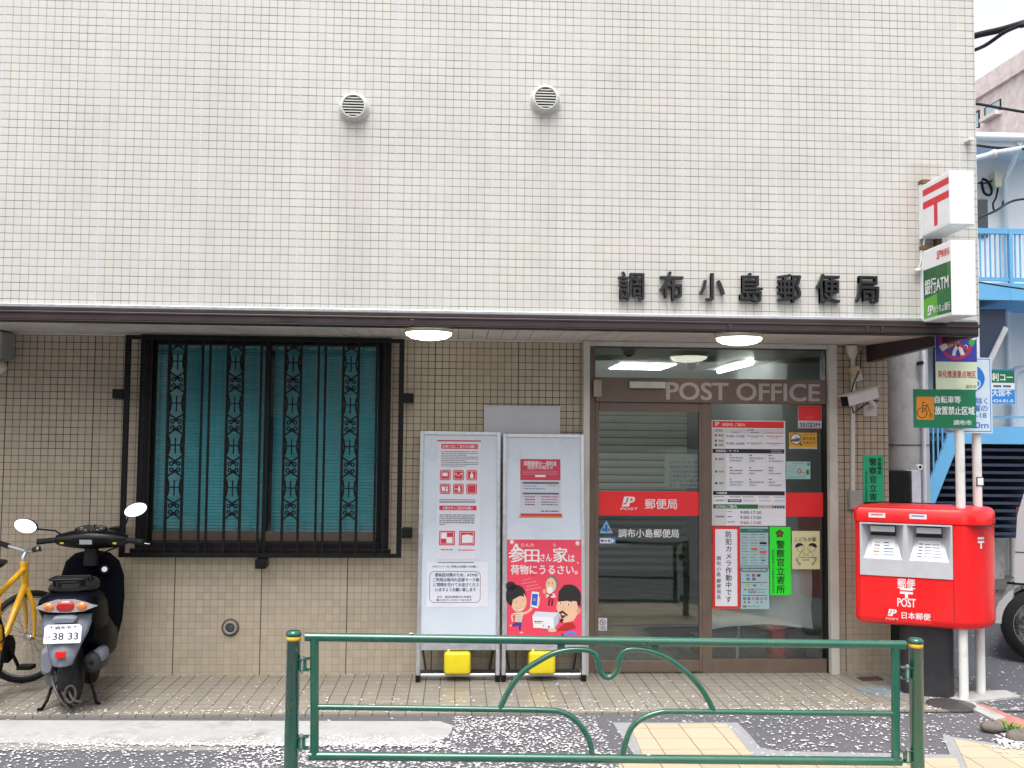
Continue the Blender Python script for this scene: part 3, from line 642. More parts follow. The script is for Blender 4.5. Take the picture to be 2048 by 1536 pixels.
# ---- drain outlet
c = P(461, 1255, Y=DL); t = thing('wall_drain', 'round grey pipe outlet low on the brown tiled wall under the window', 'drain', (c.x, DL, c.z))
q = MB(); q.lathe([(0.062, -0.001), (0.062, -0.004), (0.05, -0.005)], (c.x, DL, c.z), mat('rusty_steel', None), 28, 'y'); q.lathe([(0.049, -0.004), (0.047, -0.022), (0.034, -0.026), (0.030, -0.01)], (c.x, DL, c.z), grey, 28, 'y'); q.build('flange', t)
q = MB(); q.lathe([(0.031, -0.012), (0.024, -0.020), (0.012, -0.023), (0.001, -0.019)], (c.x+0.003, DL, c.z-0.004), dgrey, 20, 'y'); q.build('cap', t)
# ---- security camera, conduit, plaque, left device
YW = DL-0.001
q = MB(); c = [P(1706, y, Y=YW-0.02) for y in (712, 985)]; q.tube([(c[0].x, YW-0.016, c[0].z), (c[1].x, YW-0.016, c[1].z)], 0.0165, off, 10)
tag(q.build('conduit'), 'white vertical cable conduit on the tiled pier right of the door', 'conduit')
a, bq = P(1694, 981, Y=YW), P(1719, 1018, Y=YW); q = MB(); q.box(a.x, bq.x, YW-0.06, YW-0.0005, bq.z, a.z, mat('junction_grey', (0.33, 0.32, 0.31), 0.5)); q.box(a.x+0.006, bq.x-0.006, YW-0.064, YW-0.0605, bq.z+0.006, a.z-0.006, mat('junction_grey', None)); q.lathe([(0.004, -0.067), (0.001, -0.067)], ((a.x+bq.x)/2, YW, (a.z+bq.z)/2), dgrey, 8, 'y')
tag(q.build('junction_box', bevel=0.004), 'small grey junction box at the foot of the white conduit', 'electrical box')
ct = thing('security_camera', 'white bullet security camera on a wall bracket on the tiled pier', 'security camera', P(1735, 815, Y=YW))
q = MB(); ca, cb = P(1690, 803, Y=YW-0.22), P(1750, 786, Y=YW-0.10); d = (cb-ca).normalized()
q.bar(ca, cb, 0.066, 0.074, off); q.bar(ca-d*0.03+Vector((0,0,0.045)), cb+d*0.01+Vector((0,0,0.045)), 0.09, 0.008, off); q.build('housing', ct, bevel=0.010)
q = MB(); q.bar(ca-d*0.006, ca+d*0.002, 0.062, 0.07, blk); q.build('lens', ct)
q = MB(); e = P(1738, 818, Y=YW); q.box(e.x-0.045, e.x+0.05, YW-0.025, YW-0.0005, e.z-0.055, e.z+0.03, off); q.tube([(e.x, YW-0.02, e.z), (e.x, YW-0.10, e.z+0.02), cb-Vector((0.06, 0, 0.03))], 0.018, off); q.build('bracket', ct, bevel=0.003)
q = MB(); q.tube([P(1722, 700, Y=YW-0.03), P(1721, 735, Y=YW-0.04), P(1706, 770, Y=YW-0.10), P(1700, 800, Y=YW-0.14), P(1707, 826, Y=YW-0.1), P(1722, 815, Y=YW-0.05), P(1745, 800, Y=YW-0.05), P(1757, 802, Y=YW-0.02)], 0.0045, blk, 6); q.build('cable', ct)
q = MB(); q.tube([P(1704, 690, Y=YW-0.05), P(1704, 706, Y=YW-0.04), P(1705, 716, Y=YW-0.02)], [0.045, 0.04, 0.02], cream, 12); tag(q.build('domed_fitting'), 'cream domed conduit head under the soffit at the top of the white conduit', 'conduit fitting')
a = P(1711, 748, Y=YW-0.03); q = MB(); q.tr = Matrix.Translation(a) @ Matrix.Rotation(R(-14), 4, 'Y'); q.box(-0.035, 0.035, -0.025, 0.018, -0.005, 0.055, mat('beige_unit', (0.58, 0.44, 0.28), 0.5)); q.box(-0.03, 0.038, -0.022, 0.017, -0.055, -0.0055, off); tag(q.build('light_sensor', bevel=0.004), 'small beige and white sensor unit on the conduit above the bullet camera', 'sensor')
ld = thing('corner_camera', 'grey boxed camera under the soffit at the left edge of the photo', 'security camera', P(0, 700, Y=DL-0.12))
q = MB(); a, bq = P(-30, 664, Y=DL-0.12), P(13, 719, Y=DL-0.12); q.box(a.x, bq.x, DL-0.2, DL-0.001, bq.z, a.z, grey); q.build('housing', ld, bevel=0.01)
q = MB(); a = P(-12, 735, Y=DL-0.12); q.ball(a, (0.085, 0.07, 0.055), off); q.build('dome', ld)
pl = front_sheet((1726, 910, 1767, 1022), pc(38, 200, 140), YW-0.004, (248, 1038, 405, 1468), 0.003)
kb = pc(22, 26, 24)
pl.vtxt('警察官立寄所', 325, 1058, 1425+36, 62, kb, 2, 0.02); pl.vtxt('金融機関', 376, 1056, 1190, 32, kb, 2, 0.012); pl.vtxt('調布警察署内金融機関防犯連絡会', 272, 1165, 1460, 18, kb, 2, 0.005)
tag(pl.build('police_plaque'), 'mint green vertical plaque with black characters on the tiled pier', 'plaque')
q = MB(); a, bq = P(968, 811, Y=YW-0.012), P(1120, 900, Y=YW-0.012); q.box(a.x, bq.x, YW-0.014, YW-0.002, bq.z-0.1, a.z, mat('grey_board', (0.50, 0.50, 0.53), 0.4, 0.1, 0.04, 5)); q.box(a.x-0.004, bq.x+0.004, YW-0.018, YW-0.0145, a.z-0.006, a.z+0.002, alu)
tag(q.build('notice_board', bevel=0.002), 'plain grey board on the wall behind the two poster stands', 'board')
# ================================================================== NOTICES ON THE GLASS
FY = GY-0.006
inkb, ink2, inkr, gl_ = pc(38, 40, 48), pc(96, 100, 112), pc(205, 40, 60), pc(208, 210, 214)
paper, paperg = pc(238, 239, 248), pc(214, 216, 216)
b1 = front_sheet((1423.7, 841, 1571, 1051.5), paper, FY, (25, 72, 1010, 1480))
b1.rect(33, 84, 993, 172, vred); b1.jp(66, 122, 46, vwh, vred); b1.txt('郵便局 ご案内', 166, 130, 44, vwh, 2, 0.012, fit=298)
b1.rect(33, 186, 208, 440, paperg); b1.rect(208, 186, 995, 250, paperg)
for y, n_ in ((275, '郵便'), (348, '貯金'), (405, '保険')): b1.rect(66, y-14, 94, y+14, {275: vred, 348: pc(20, 120, 60), 405: pc(24, 28, 90)}[y], 2); b1.txt(n_, 116, y, 32, inkb, 2, 0.01)
b1.txt('9:00-17:00', 222, 285, 46, inkb, 2, 0.012, fit=238); b1.txt('9:00-16:00', 222, 383, 46, inkb, 2, 0.012, fit=238)
for y in (280, 375):
    b1.greek(495, y, 712, 15, ink2); b1.greek(755, y, 980, 15, inkr); b1.greek(550, y+22, 650, 8, ink2); b1.greek(810, y+22, 920, 8, inkr)
b1.greek(72, 204, 175, 18, inkb); b1.greek(62, 225, 190, 9, ink2); b1.greek(290, 230, 400, 13, ink2); b1.greek(500, 200, 590, 18, inkb); b1.greek(545, 232, 660, 12, inkb); b1.greek(750, 235, 980, 11, inkr)
for x in (213, 480, 735): b1.rect(x, 190, x+2, 440, gl_, 2)
b1.rect(213, 325, 995, 327, gl_, 2)
nvy = pc(22, 26, 40)
b1.rect(33, 455, 995, 513, nvy); b1.txt('取扱商品・サービス', 80, 482, 34, vwh, 2, 0.016, fit=302); b1.greek(815, 474, 960, 9, gl_); b1.greek(815, 496, 975, 9, gl_)
b1.rect(36, 516, 212, 1008, paperg)
for y, n_, cc in ((593, '郵便', vred), (760, '貯金', pc(20, 120, 60)), (915, '保険', pc(24, 28, 90))):
    b1.rect(68, y-14, 96, y+14, cc, 2); b1.txt(n_, 118, y, 32, inkb, 2, 0.01)
    for x, wds in ((262, (40, 190, 170)), (525, (45, 190, 90)), (785, (60, 80, 190))):
        for k in range(3): b1.greek(x, y-55+k*38, x+wds[k]+random.uniform(-20, 10), 15 if k else 17, inkb if k < 2 else ink2); b1.greek(x, y-38+k*38, x+wds[k]*0.8, 6, gl_)
    for k in range(4): b1.rect(225, y-72+k*38, 990, y-70.5+k*38, gl_, 1)
for x in (478, 740): b1.rect(x, 520, x+1.5, 1005, gl_, 2)
b1.rect(40, 1018, 998, 1074, nvy); b1.txt('代理業務', 86, 1046, 34, vwh, 2, 0.016, fit=140)
for x in (50, 260, 440, 650, 850): b1.greek(x, 1096, x+145, 12, inkb); b1.rect(x+5, 1128, x+165, 1160, paperg)
b1.rect(235, 1130, 418, 1166, pc(30, 30, 100), 2); b1.greek(90, 1146, 172, 12, inkb); b1.greek(256, 1148, 402, 14, vwh, 3)
b1.rect(40, 1196, 640, 1254, pc(14, 118, 48)); b1.txt('ATMのご案内', 74, 1226, 44, vwh, 2, 0.016, fit=280); b1.rect(642, 1200, 1000, 1252, gl_); b1.txt('Bank Card', 658, 1222, 26, inkb, 2, 0.012, fit=146)
for k, cc in enumerate((inkr, pc(40, 50, 120), pc(40, 50, 120), pc(60, 70, 130), pc(40, 70, 160))): b1.rect(822+k*36, 1212, 850+k*36, 1244, cc, 2)
b1.rect(40, 1262, 218, 1478, paperg); b1.txt('営業時間', 72, 1360, 30, inkb, 2, 0.01)
for y, cc in ((1302, inkb), (1370, pc(40, 60, 150)), (1440, inkr)):
    b1.txt('9:00-17:30' if y == 1302 else '9:00-17:00', 402, y, 52, cc, 2, 0.014, fit=280); b1.greek(232, y-10, 340 if y > 1400 else 290, 17, cc); b1.rect(225, y+34, 1000, y+36, gl_, 1)
tag(b1.build('opening_hours_board'), 'tall white opening hours board with red, black and green bands on the fixed glass', 'notice board')
q6 = lambda x0, y0, x1, y1: (1420+x0/8.083, 1040+y0/8.083, 1420+x1/8.083, 1040+y1/8.083)
redb, whp = pc(240, 42, 38), pc(240, 240, 250)
b2 = front_sheet(q6(38, 105, 482, 1432), redb, FY, (38, 105, 482, 1432)); b2.rect(84, 148, 440, 1392, whp)
b2.vtxt('防犯カメラ作動中です', 300, 175, 1340, 108, inkb, 2, 0.016); b2.vtxt('調布小島', 140, 575, 925, 76, inkb, 2, 0.012); b2.vtxt('郵便局長', 140, 940, 1290, 76, inkb, 2, 0.012)
tag(b2.build('camera_notice'), 'tall white notice with thick red border about working cameras on the fixed glass', 'notice')
pb = pc(168, 200, 206)
b3 = front_sheet(q6(488, 112, 942, 770), pb, FY, (488, 112, 942, 770)); b3.rect(492, 140, 940, 205, pc(40, 116, 96)); b3.greek(600, 165, 860, 12, pb)
cols_ = [ink2, inkb, ink2, pc(90, 110, 130), inkb, pc(200, 60, 60), pc(60, 110, 170)]
for r_ in range(11):
    for x in (512, 655, 800): b3.greek(x, 235+r_*46, x+random.uniform(80, 118), random.choice((10, 13, 15)), random.choice(cols_))
b3.rect(800, 356, 915, 392, nvy, 2); b3.rect(664, 452, 768, 486, pc(214, 90, 60), 3); b3.rect(664, 500, 768, 516, pc(180, 190, 60), 3); b3.rect(806, 500, 915, 534, pc(210, 90, 90), 3); b3.rect(834, 640, 890, 664, pc(40, 120, 150), 3)
b3.rect(492, 735, 940, 748, pc(70, 140, 130))
tag(b3.build('card_list_sheet'), 'pale blue sheet with a dark green header beside the red-bordered notice', 'notice')
b4 = front_sheet(q6(498, 782, 956, 1438), pb, FY, (498, 782, 956, 1438)); b4.rect(500, 784, 940, 825, pc(110, 132, 142)); b4.greek(530, 805, 905, 16, vwh)
for y in (836, 1010, 1220): b4.rect(522, y-4, 926, y+5, inkb, 2)
def logos(y, xs, hh, cols):
    for x, cc in zip(xs, cols): b4.rect(x-28, y-hh/2, x+28, y+hh/2, cc, 2); b4.greek(x-20, y, x+20, hh*0.3, random.choice((vwh, pb, inkb)), 3)
logos(895, (612, 708, 790), 42, (pc(140, 160, 190), pc(60, 40, 50), pc(70, 74, 90))); b4.disc(698, 896, 16, pc(200, 50, 50), 4); b4.disc(722, 896, 16, pc(230, 150, 50), 4)
logos(955, (615, 708), 40, (pc(40, 90, 170), pc(60, 64, 90))); logos(1056, (614, 722, 835), 40, (pc(190, 180, 50), pc(120, 150, 190), pc(150, 180, 195)))
for x, cc in ((570, pc(190, 60, 60)), (628, pc(90, 160, 70)), (682, pc(30, 60, 80)), (740, pc(200, 110, 130))): b4.disc(x, 1126, 21, cc, 2, 16); b4.ring(x, 1126, 12, 4, pb, 3, 9, 12)
logos(1166, (650, 715), 26, (pc(60, 130, 180), pc(170, 50, 70))); b4.greek(770, 1122, 900, 14, pc(90, 120, 180)); b4.greek(765, 1166, 890, 13, ink2)
for x, cc in ((558, pc(30, 90, 80)), (628, pc(40, 70, 80)), (698, pc(210, 110, 120)), (765, pc(120, 40, 60)), (832, pc(200, 90, 110)), (900, pc(60, 160, 140))): b4.disc(x, 1270, 25, cc, 2, 21); b4.disc(x, 1270, 10, pb, 3)
for x, cc in ((558, pc(170, 60, 90)), (628, pc(150, 60, 90)), (762, pc(90, 150, 200)), (832, pc(60, 140, 130))): b4.disc(x, 1328, 16, cc, 2)
b4.rect(528, 1384, 588, 1410, ink2, 2); b4.greek(610, 1396, 790, 12, ink2)
tag(b4.build('payment_logo_sheet'), 'pale blue sheet of small coloured card logos below the green-headed sheet', 'notice')
grn = mat('fluorescent_green', (0.02, 0.78, 0.03), 0.5, 0, 0.03, 9); dkg = pc(16, 60, 20)
b5 = front_sheet(q6(968, 112, 1306, 1214), grn, FY, (968, 112, 1306, 1214))
pts = []
for k in range(10):
    a_ = R(90+k*36); rr_ = 76 if k % 2 == 0 else 54; pts.append((1130+rr_*math.cos(a_), 222-rr_*math.sin(a_)))
b5.poly(pts, pc(96, 76, 20)); b5.disc(1130, 224, 26, pc(140, 110, 30), 2); b5.ring(1130, 224, 16, 7, pc(60, 46, 16), 3); b5.disc(1130, 224, 6, gl_, 3)
b5.vtxt('警察官立寄所', 1140, 325, 1190, 142, dkg, 2, 0.022); b5.vtxt('調布警察署内金融機関防犯連絡会', 1020, 470, 1190, 42, pc(20, 110, 30), 2, 0.004)
tag(b5.build('police_visit_notice'), 'fluorescent green vertical notice with brown star emblem on the fixed glass', 'notice')
ivy = pc(226, 226, 176)
b6 = front_sheet(q6(1325, 178, 1775, 795), ivy, FY, (1325, 178, 1775, 795)); b6.txt('こどもの家', 1370, 312, 76, inkb, 2, 0.016, fit=350)
for sx, cx in ((-1, 1465), (1, 1640)):
    b6.ring(cx, 455, 62, 6, inkb, 2, 60); b6.disc(cx+sx*18, 430, 70, inkb, 2, 58, 24, 20 if sx < 0 else -20, 200 if sx < 0 else 165); b6.disc(cx-sx*8, 462, 46, ivy, 3, 44); b6.disc(cx-sx*22, 448, 8, inkb, 4); b6.line([(cx-sx*36, 478), (cx-sx*20, 488), (cx-sx*8, 482)], 5, inkb, 4)
    b6.line([(cx-sx*20, 515), (cx+sx*20, 560), (cx+sx*30, 600), (cx-sx*30, 604)], 6, inkb, 2); b6.line([(cx-sx*40, 520), (cx-sx*78, 560), (cx-sx*40, 575)], 6, inkb, 2)
    b6.line([(cx+sx*52, 610), (cx+sx*70, 650), (cx+sx*30, 700), (cx+sx*10, 735)], 9, inkb, 2); b6.ring(cx+sx*58, 640, 22, 5, inkb, 2); b6.ring(cx+sx*25, 705, 22, 5, inkb, 2)
b6.line([(1460, 605), (1735, 605)], 8, inkb, 2); b6.greek(1490, 646, 1615, 18, inkb)
tag(b6.build('children_house_sticker'), 'cream poster with a line drawing of two children on the fixed glass', 'poster')
q7 = lambda x0, y0, x1, y1: (1420+x0/6.68, 830+y0/6.68, 1420+x1/6.68, 830+y1/6.68)
b7 = front_sheet((1596, 811, 1643, 857), pc(205, 214, 222), FY, (1596, 811, 1643, 857)); b7.rect(1596.6, 811.5, 1642.6, 841.5, vred); b7.txt('SECURITY', 1619.5, 835, 4.2, pc(240, 150, 150), 2, 0.0, 'c', fit=16)
b7.txt('SECOM', 1599.5, 849.5, 11, nvy, 2, 0.016, fit=40); b7.ring(1620.5, 849.6, 3.6, 1.6, pc(40, 150, 160), 3, 4); b7.rect(1597, 855, 1642.5, 856.4, vred, 2)
tag(b7.build('security_sticker'), 'red and grey security company sticker at the top of the fixed glass', 'sticker')
b8 = front_sheet(q7(1056, 235, 1428, 453), pc(226, 170, 34), FY, (1056, 235, 1428, 453)); b8.disc(1148, 322, 76, inkb, 1); b8.disc(1148, 322, 64, vwh, 2); b8.line([(1196, 376), (1226, 408)], 20, inkb, 2)
b8.poly([(1080, 335), (1110, 318), (1140, 322), (1180, 300), (1215, 318), (1190, 350), (1120, 362)], ink2, 3); b8.line([(1148, 280), (1146, 320)], 10, inkb, 3); b8.line([(1086, 348), (1210, 352)], 7, inkb, 4)
b8.txt('街の安全', 1240, 312, 48, inkb, 2, 0.016, fit=170); b8.txt('みまもり', 1240, 370, 48, inkb, 2, 0.016, fit=165); b8.greek(1240, 262, 1400, 10, inkb); b8.rect(1058, 436, 1426, 452, vwh, 2); b8.greek(1080, 444, 1410, 9, inkb, 3)
tag(b8.build('town_watch_sticker'), 'yellow sticker with a magnifying glass drawing on the fixed glass', 'sticker')
b9 = front_sheet(q7(1018, 622, 1340, 856), pc(160, 208, 204), FY, (1018, 622, 1340, 856)); b9.txt('0', 1168, 750, 108, pc(200, 60, 66), 2, 0.01); b9.greek(1035, 690, 1150, 14, pc(220, 120, 110)); b9.greek(1110, 648, 1250, 10, pc(70, 150, 150)); b9.rect(1285, 730, 1322, 796, pc(30, 130, 70), 2); b9.greek(1225, 765, 1275, 16, pc(200, 60, 66)); b9.disc(1312, 655, 14, nvy, 2)
for y in (720, 760, 820, 840): b9.greek(1035, y, 1150 if y < 800 else 1290, 9, pc(110, 160, 165))
tag(b9.build('rate_notice'), 'small pale turquoise notice with a large red zero on the fixed glass', 'notice')
# on the door
lb_ = pc(120, 190, 226)
d1 = MB(); tri = [(gx(1198, 1066), DY-0.003, gz(1066, 1212)), (gx(1225, 1066), DY-0.003, gz(1066, 1212)), (gx(1211.5, 1066), DY-0.003, gz(1040, 1212))]; d1.prism(tri, (0, 0.0015, 0), lb_)
cx_, cz_ = gx(1211.5, 1060), gz(1057, 1212); d1.box(cx_-0.008, cx_+0.008, DY-0.0045, DY-0.0032, cz_-0.02, cz_+0.028, pc(40, 90, 170)); d1.box(cx_-0.026, cx_-0.012, DY-0.0045, DY-0.0032, cz_-0.014, cz_+0.002, inkb); d1.box(cx_+0.012, cx_+0.026, DY-0.0045, DY-0.0032, cz_-0.014, cz_+0.002, inkr)
tag(d1.build('automatic_door_sticker'), 'pale blue triangular warning sticker on the sliding door', 'sticker')
d2 = front_sheet((1198, 1075, 1231, 1088), pc(70, 140, 220), DY-0.003, (138, 350, 262, 396), 0.001); d2.rect(146, 356, 228, 390, vwh); d2.rect(152, 366, 172, 380, inkb, 2); d2.rect(178, 370, 200, 378, inkb, 2); d2.rect(208, 364, 222, 382, pc(60, 90, 160), 2); d2.poly([(232, 356), (232, 390), (256, 373)], vwh, 2)
tag(d2.build('door_direction_sticker'), 'small blue and white arrow sticker below the triangular sticker', 'sticker')
d3 = front_sheet((1197, 1236, 1214, 1261), pc(214, 222, 226), DY-0.003, (136, 936, 198, 1028), 0.001); d3.ring(166, 968, 20, 5, pc(170, 50, 60), 2); d3.line([(152, 954), (180, 982)], 5, pc(170, 50, 60), 2); d3.rect(158, 964, 174, 970, inkb, 2); d3.greek(146, 1002, 188, 9, inkb); d3.greek(144, 1016, 190, 9, inkb)
tag(d3.build('no_smoking_sticker'), 'small white no smoking sticker low on the sliding door', 'sticker')
d4 = front_sheet((1329, 908, 1402, 976), pc(176, 188, 184), GY+0.02, (612, 968, 886, 1220), 0.001)
for k, tx in enumerate(('ATMコーナーをご利用', '感染症対策のため', 'ご利用は局内の足跡', 'に間隔を空けてお並', 'いますようお願い致', 'また、局内は換気の')): d4.txt(tx, 650, 1030+k*34, 26, inkb, 2, 0.005, fit=225)
tag(d4.build('inside_notice'), 'pale printed sheet seen through the sliding door glass at eye level', 'notice')
# ================================================================== POSTER STANDS
SBY, STY = 0.84, 0.985             # lean
panelm = mat('poster_board', (0.58, 0.64, 0.72), 0.30, 0, 0.06, 2.5, bump=0.6, bscale=7)
film = mat('clear_film_gloss', (0.62, 0.66, 0.72), 0.2)
def stand(pxs, label):
    (xl, yt), (xr, yb), (fl, fr_, fy) = pxs
    ym = (yt+yb)/2; Ym = (SBY+STY)/2
    X0, X1 = P(xl, ym, Y=Ym).x, P(xr, ym, Y=Ym).x; zt, zb = P((xl+xr)/2, yt, Y=STY).z, P((xl+xr)/2, yb, Y=SBY).z
    t = thing('poster_stand', label, 'poster stand', ((X0+X1)/2, SBY, 0), 0, 'poster stands by the door')
    V = Vector((0, SBY-STY, zb-zt)); Hh = V.length; Vn = V.normalized(); N = Vector((0, -Vn.z*-1, 0)); TL = Vector((X0, STY, zt)); nn = Vn.cross(Vector((1, 0, 0))).normalized()
    def pt(u, v, d=0): return TL+Vector((u, 0, 0))+Vn*v+nn*d
    W = X1-X0; q = MB(); fw = 0.026
    for (u0, v0, u1, v1) in ((fw/2, 0, fw/2, Hh), (W-fw/2, 0, W-fw/2, Hh)): q.bar(pt(u0, v0), pt(u1, v1), fw, 0.03, alu, nn)
    for (v, f_) in ((fw/2, fw), (Hh-0.03, 0.06)): q.bar(pt(fw+0.0005, v), pt(W-fw-0.0005, v), f_, 0.03, alu, nn)
    q.build('frame', t, bevel=0.003)
    q = MB(); q.prism([pt(fw, fw, 0.004), pt(fw, Hh-0.061, 0.004), pt(W-fw, Hh-0.061, 0.004), pt(W-fw, fw, 0.004)], -nn*0.008, panelm); q.build('panel', t)
    a = [pt(0.012, Hh, 0), pt(W-0.012, Hh, 0)]
    for p in a:
        q = MB(); d_ = Vector((p.x, p.y-0.03, 0.0)); q.bar(p, (p.x, SBY-0.01, 0.0), 0.026, 0.026, alu, (0, 1, 0)); q.build('leg', t, bevel=0.002)
        q = MB(); q.bar((p.x, SBY-0.008, 0.03), (p.x, DL-0.02, 0.03), 0.024, 0.024, alu); q.box(p.x-0.016, p.x+0.016, SBY-0.03, SBY+0.025, 0, 0.045, blk); q.build('foot', t)
        q = MB(); q.tube([(p.x+(0.05 if p is a[0] else -0.05), DL-0.03, 0.03), (p.x+(0.02 if p is a[0] else -0.02), DL-0.05, zb)], 0.008, dgrey); q.build('rear_strut', t)
    q = MB(); q.tube([(a[0].x+0.015, SBY+0.03, 0.035), (a[1].x-0.015, SBY+0.03, 0.035)], 0.015, alu); q.tube([(a[0].x+0.015, DL-0.05, 0.03), (a[1].x-0.015, DL-0.05, 0.03)], 0.012, dgrey); q.build('cross_bar', t)
    def sheet(px, base, grid=None, d=0.006):
        """paper pinned on the leaning board"""
        x0, y0, x1, y1 = px
        u0, u1 = W*(x0-xl)/(xr-xl), W*(x1-xl)/(xr-xl); v0, v1 = Hh*(y0-yt)/(yb-yt), Hh*(y1-yt)/(yb-yt)
        return Sheet(grid or px, pt(u0, v0, d), (1,0,0), Vn, u1-u0, v1-v0, base, 0.001)
    return sheet
sh = stand(((837, 863), (1000, 1300), (838, 996, 1372)), 'leaning aluminium poster stand, left of two, holding white notices')
s1 = sh((873, 880, 960, 1122), pc(226, 228, 240), (195, 205, 413, 825)); pk = pc(216, 46, 72)
s1.rect(192, 208, 413, 215, pk, 2); s1.rrect(212, 228, 398, 254, 4, pk); s1.txt('お客さまにご協力のお願い', 305, 241, 19, vwh, 3, 0.01, 'c', fit=172)
for k in range(9): s1.greek(212, 268+k*9.5, 400 if k % 3 != 2 else 340, 5, ink2)
for r_ in range(2):
    for k in range(3):
        x, y = 234+k*67, 391+r_*72; s1.rrect(x-27, y-27, x+27, y+27, 8, pk); s1.rrect(x-22, y-22, x+22, y+22, 5, vwh, 2); s1.rrect(x-20, y-20, x+20, y+20, 4, pk, 3)
        kk = r_*3+k
        if kk == 0: s1.rect(x-14, y-12, x+12, y+6, vwh, 4)
        elif kk == 1: [s1.disc(x+d_, y-6, 4, vwh, 4) or s1.rect(x+d_-3, y-2, x+d_+3, y+14, vwh, 4) for d_ in (-12, 12)]; s1.line([(x-8, y+2), (x+8, y+2)], 3, vwh, 4)
        elif kk == 2: s1.rrect(x-8, y-6, x+8, y+16, 3, vwh, 4); s1.rect(x-3, y-16, x+3, y-5, vwh, 4)
        elif kk == 3: s1.rect(x-16, y-12, x, y+12, vwh, 4); s1.disc(x+9, y-8, 5, vwh, 4); s1.rect(x+4, y-2, x+14, y+14, vwh, 4)
        elif kk == 4: s1.disc(x+4, y-10, 5, vwh, 4); s1.rect(x-2, y-4, x+10, y+14, vwh, 4); s1.line([(x-16, y), (x-4, y)], 4, vwh, 4)
for y in (518, 526, 532): s1.rect(206, y, 388, y+2.5, inkb, 2)
s1.rrect(206, 550, 394, 574, 4, pk); s1.txt('お客さまへご協力のお願い', 300, 562, 18, vwh, 3, 0.01, 'c', fit=150)
for k in range(6): s1.greek(208, 598+k*10, 385 if k < 5 else 240, 6, inkb)
for x in (208, 308):
    s1.rect(x, 680, x+78, 754, pk, 2); s1.rect(x+6, 686, x+72, 748, vwh, 3); s1.rect(x+8, 688, x+70, 746, pk, 4)
s1.rect(218, 690, 246, 720, vwh, 5); s1.rect(244, 712, 274, 742, vwh, 5); s1.poly([(322, 702), (352, 698), (376, 704), (376, 740), (322, 742)], vwh, 5); s1.greek(216, 776, 276, 7, pk); s1.greek(305, 778, 388, 7, pk)
tag(s1.build('request_notice'), 'long white notice with red icons pinned high on the left poster stand', 'poster')
s2 = sh((855, 1127, 976, 1216), pc(234, 236, 248), (142, 838, 450, 1062))
s2.txt('ATMコーナーをご利用のお客様へのお願い', 168, 862, 13, inkb, 2, 0.005, fit=230); s2.rect(195, 840, 380, 843, inkb, 2)
def rr_outline(s, x0, y0, x1, y1, r, wd, m):
    pts = []
    for cx, cy, a in ((x1-r, y1-r, 0), (x0+r, y1-r, 90), (x0+r, y0+r, 180), (x1-r, y0+r, 270)):
        for k in range(5): t_ = R(a+k*22.5); pts.append((cx+r*math.cos(t_), cy+r*math.sin(t_)))
    s.line(pts+[pts[0]], wd, m, 2)
rr_outline(s2, 157, 886, 412, 1040, 22, 2.4, pc(150, 70, 110))
for k, (tx, x0, x1) in enumerate((('感染症対策のため、ATMの', 183, 398), ('ご利用は局内の足跡マーク順', 173, 406), ('に間隔を空けてお並びくださ', 176, 404), ('いますようお願い致します', 186, 390))): s2.txt(tx, x0, 903+k*24.5, 20, pc(60, 70, 110), 3, 0.012, fit=x1-x0)
s2.txt('また、局内は換気のため窓を', 196, 1012, 12, inkb, 3, 0.006, fit=172); s2.txt('開けさせていただいております', 192, 1028, 12, inkb, 3, 0.006, fit=178)
tag(s2.build('queue_notice'), 'white notice with a rounded outlined text box pinned low on the left poster stand', 'poster')
sh = stand(((1005, 868), (1169, 1300), (1010, 1170, 1372)), 'leaning aluminium poster stand, right of two, holding the large red poster')
s3 = sh((1040, 920, 1121, 1036), pc(206, 208, 222), (614, 308, 820, 600)); s3.rect(614, 308, 820, 416, pc(206, 52, 82)); s3.txt('国際郵便の一部料金', 717, 330, 26, vwh, 2, 0.014, 'c', fit=168); s3.txt('改定のお知らせ', 717, 350, 22, vwh, 2, 0.014, 'c', fit=130)
for k in range(3): s3.greek(628, 370+k*8, 806, 4, pc(230, 150, 170))
s3.rrect(690, 390, 744, 400, 3, vwh, 2)
s3.rect(626, 425, 812, 435, ink2, 2); s3.rect(626, 480, 812, 489, ink2, 2); s3.greek(632, 446, 700, 5, pc(80, 120, 190)); s3.greek(632, 460, 740, 6, pc(80, 120, 190)); s3.greek(755, 444, 808, 5, pc(90, 140, 90))
for k in range(4): s3.greek(638, 502+k*13, 690, 6, inkb if k % 2 else inkr); s3.greek(722, 502+k*13, 806, 6, inkr if k < 2 else inkb)
s3.rect(618, 498, 820, 499, ink2, 2); s3.rect(616, 586, 826, 598, pc(206, 52, 82), 2); s3.rect(608, 598, 830, 606, pc(214, 130, 60), 3); s3.greek(720, 574, 810, 7, inkb)
tag(s3.build('price_change_notice'), 'small sheet with a crimson heading pinned high on the right poster stand', 'poster')
rp = mat('red_poster', (0.74, 0.055, 0.105), 0.32, 0, 0.04, 3)
s4 = sh((1014, 1083, 1162, 1285), rp, (65, 95, 1125, 1465), 0.009)
s4.rect(66, 1398, 1124, 1464, vwh, 1); s4.txt('レターパック', 90, 1452, 62, pc(40, 70, 160), 2, 0.012, fit=420); s4.txt('ゆうパック', 720, 1452, 62, nvy, 2, 0.012, fit=380)
for x, y in ((134, 128), (1072, 142)): s4.disc(x, y, 30, off, 2); s4.disc(x-5, y-6, 22, vwh, 3)
for t_, x, y, h, f_ in (('参', 90, 300, 215, 230), ('田', 318, 308, 200, 205), ('さん', 540, 335, 120, 158), ('家', 722, 300, 215, 205), ('は', 940, 345, 120, 92), ('、', 1062, 380, 90, None), ('荷物にうるさい。', 118, 498, 138, 950)): s4.txt(t_, x, y, h, vwh, 2, 0.016, fit=f_)
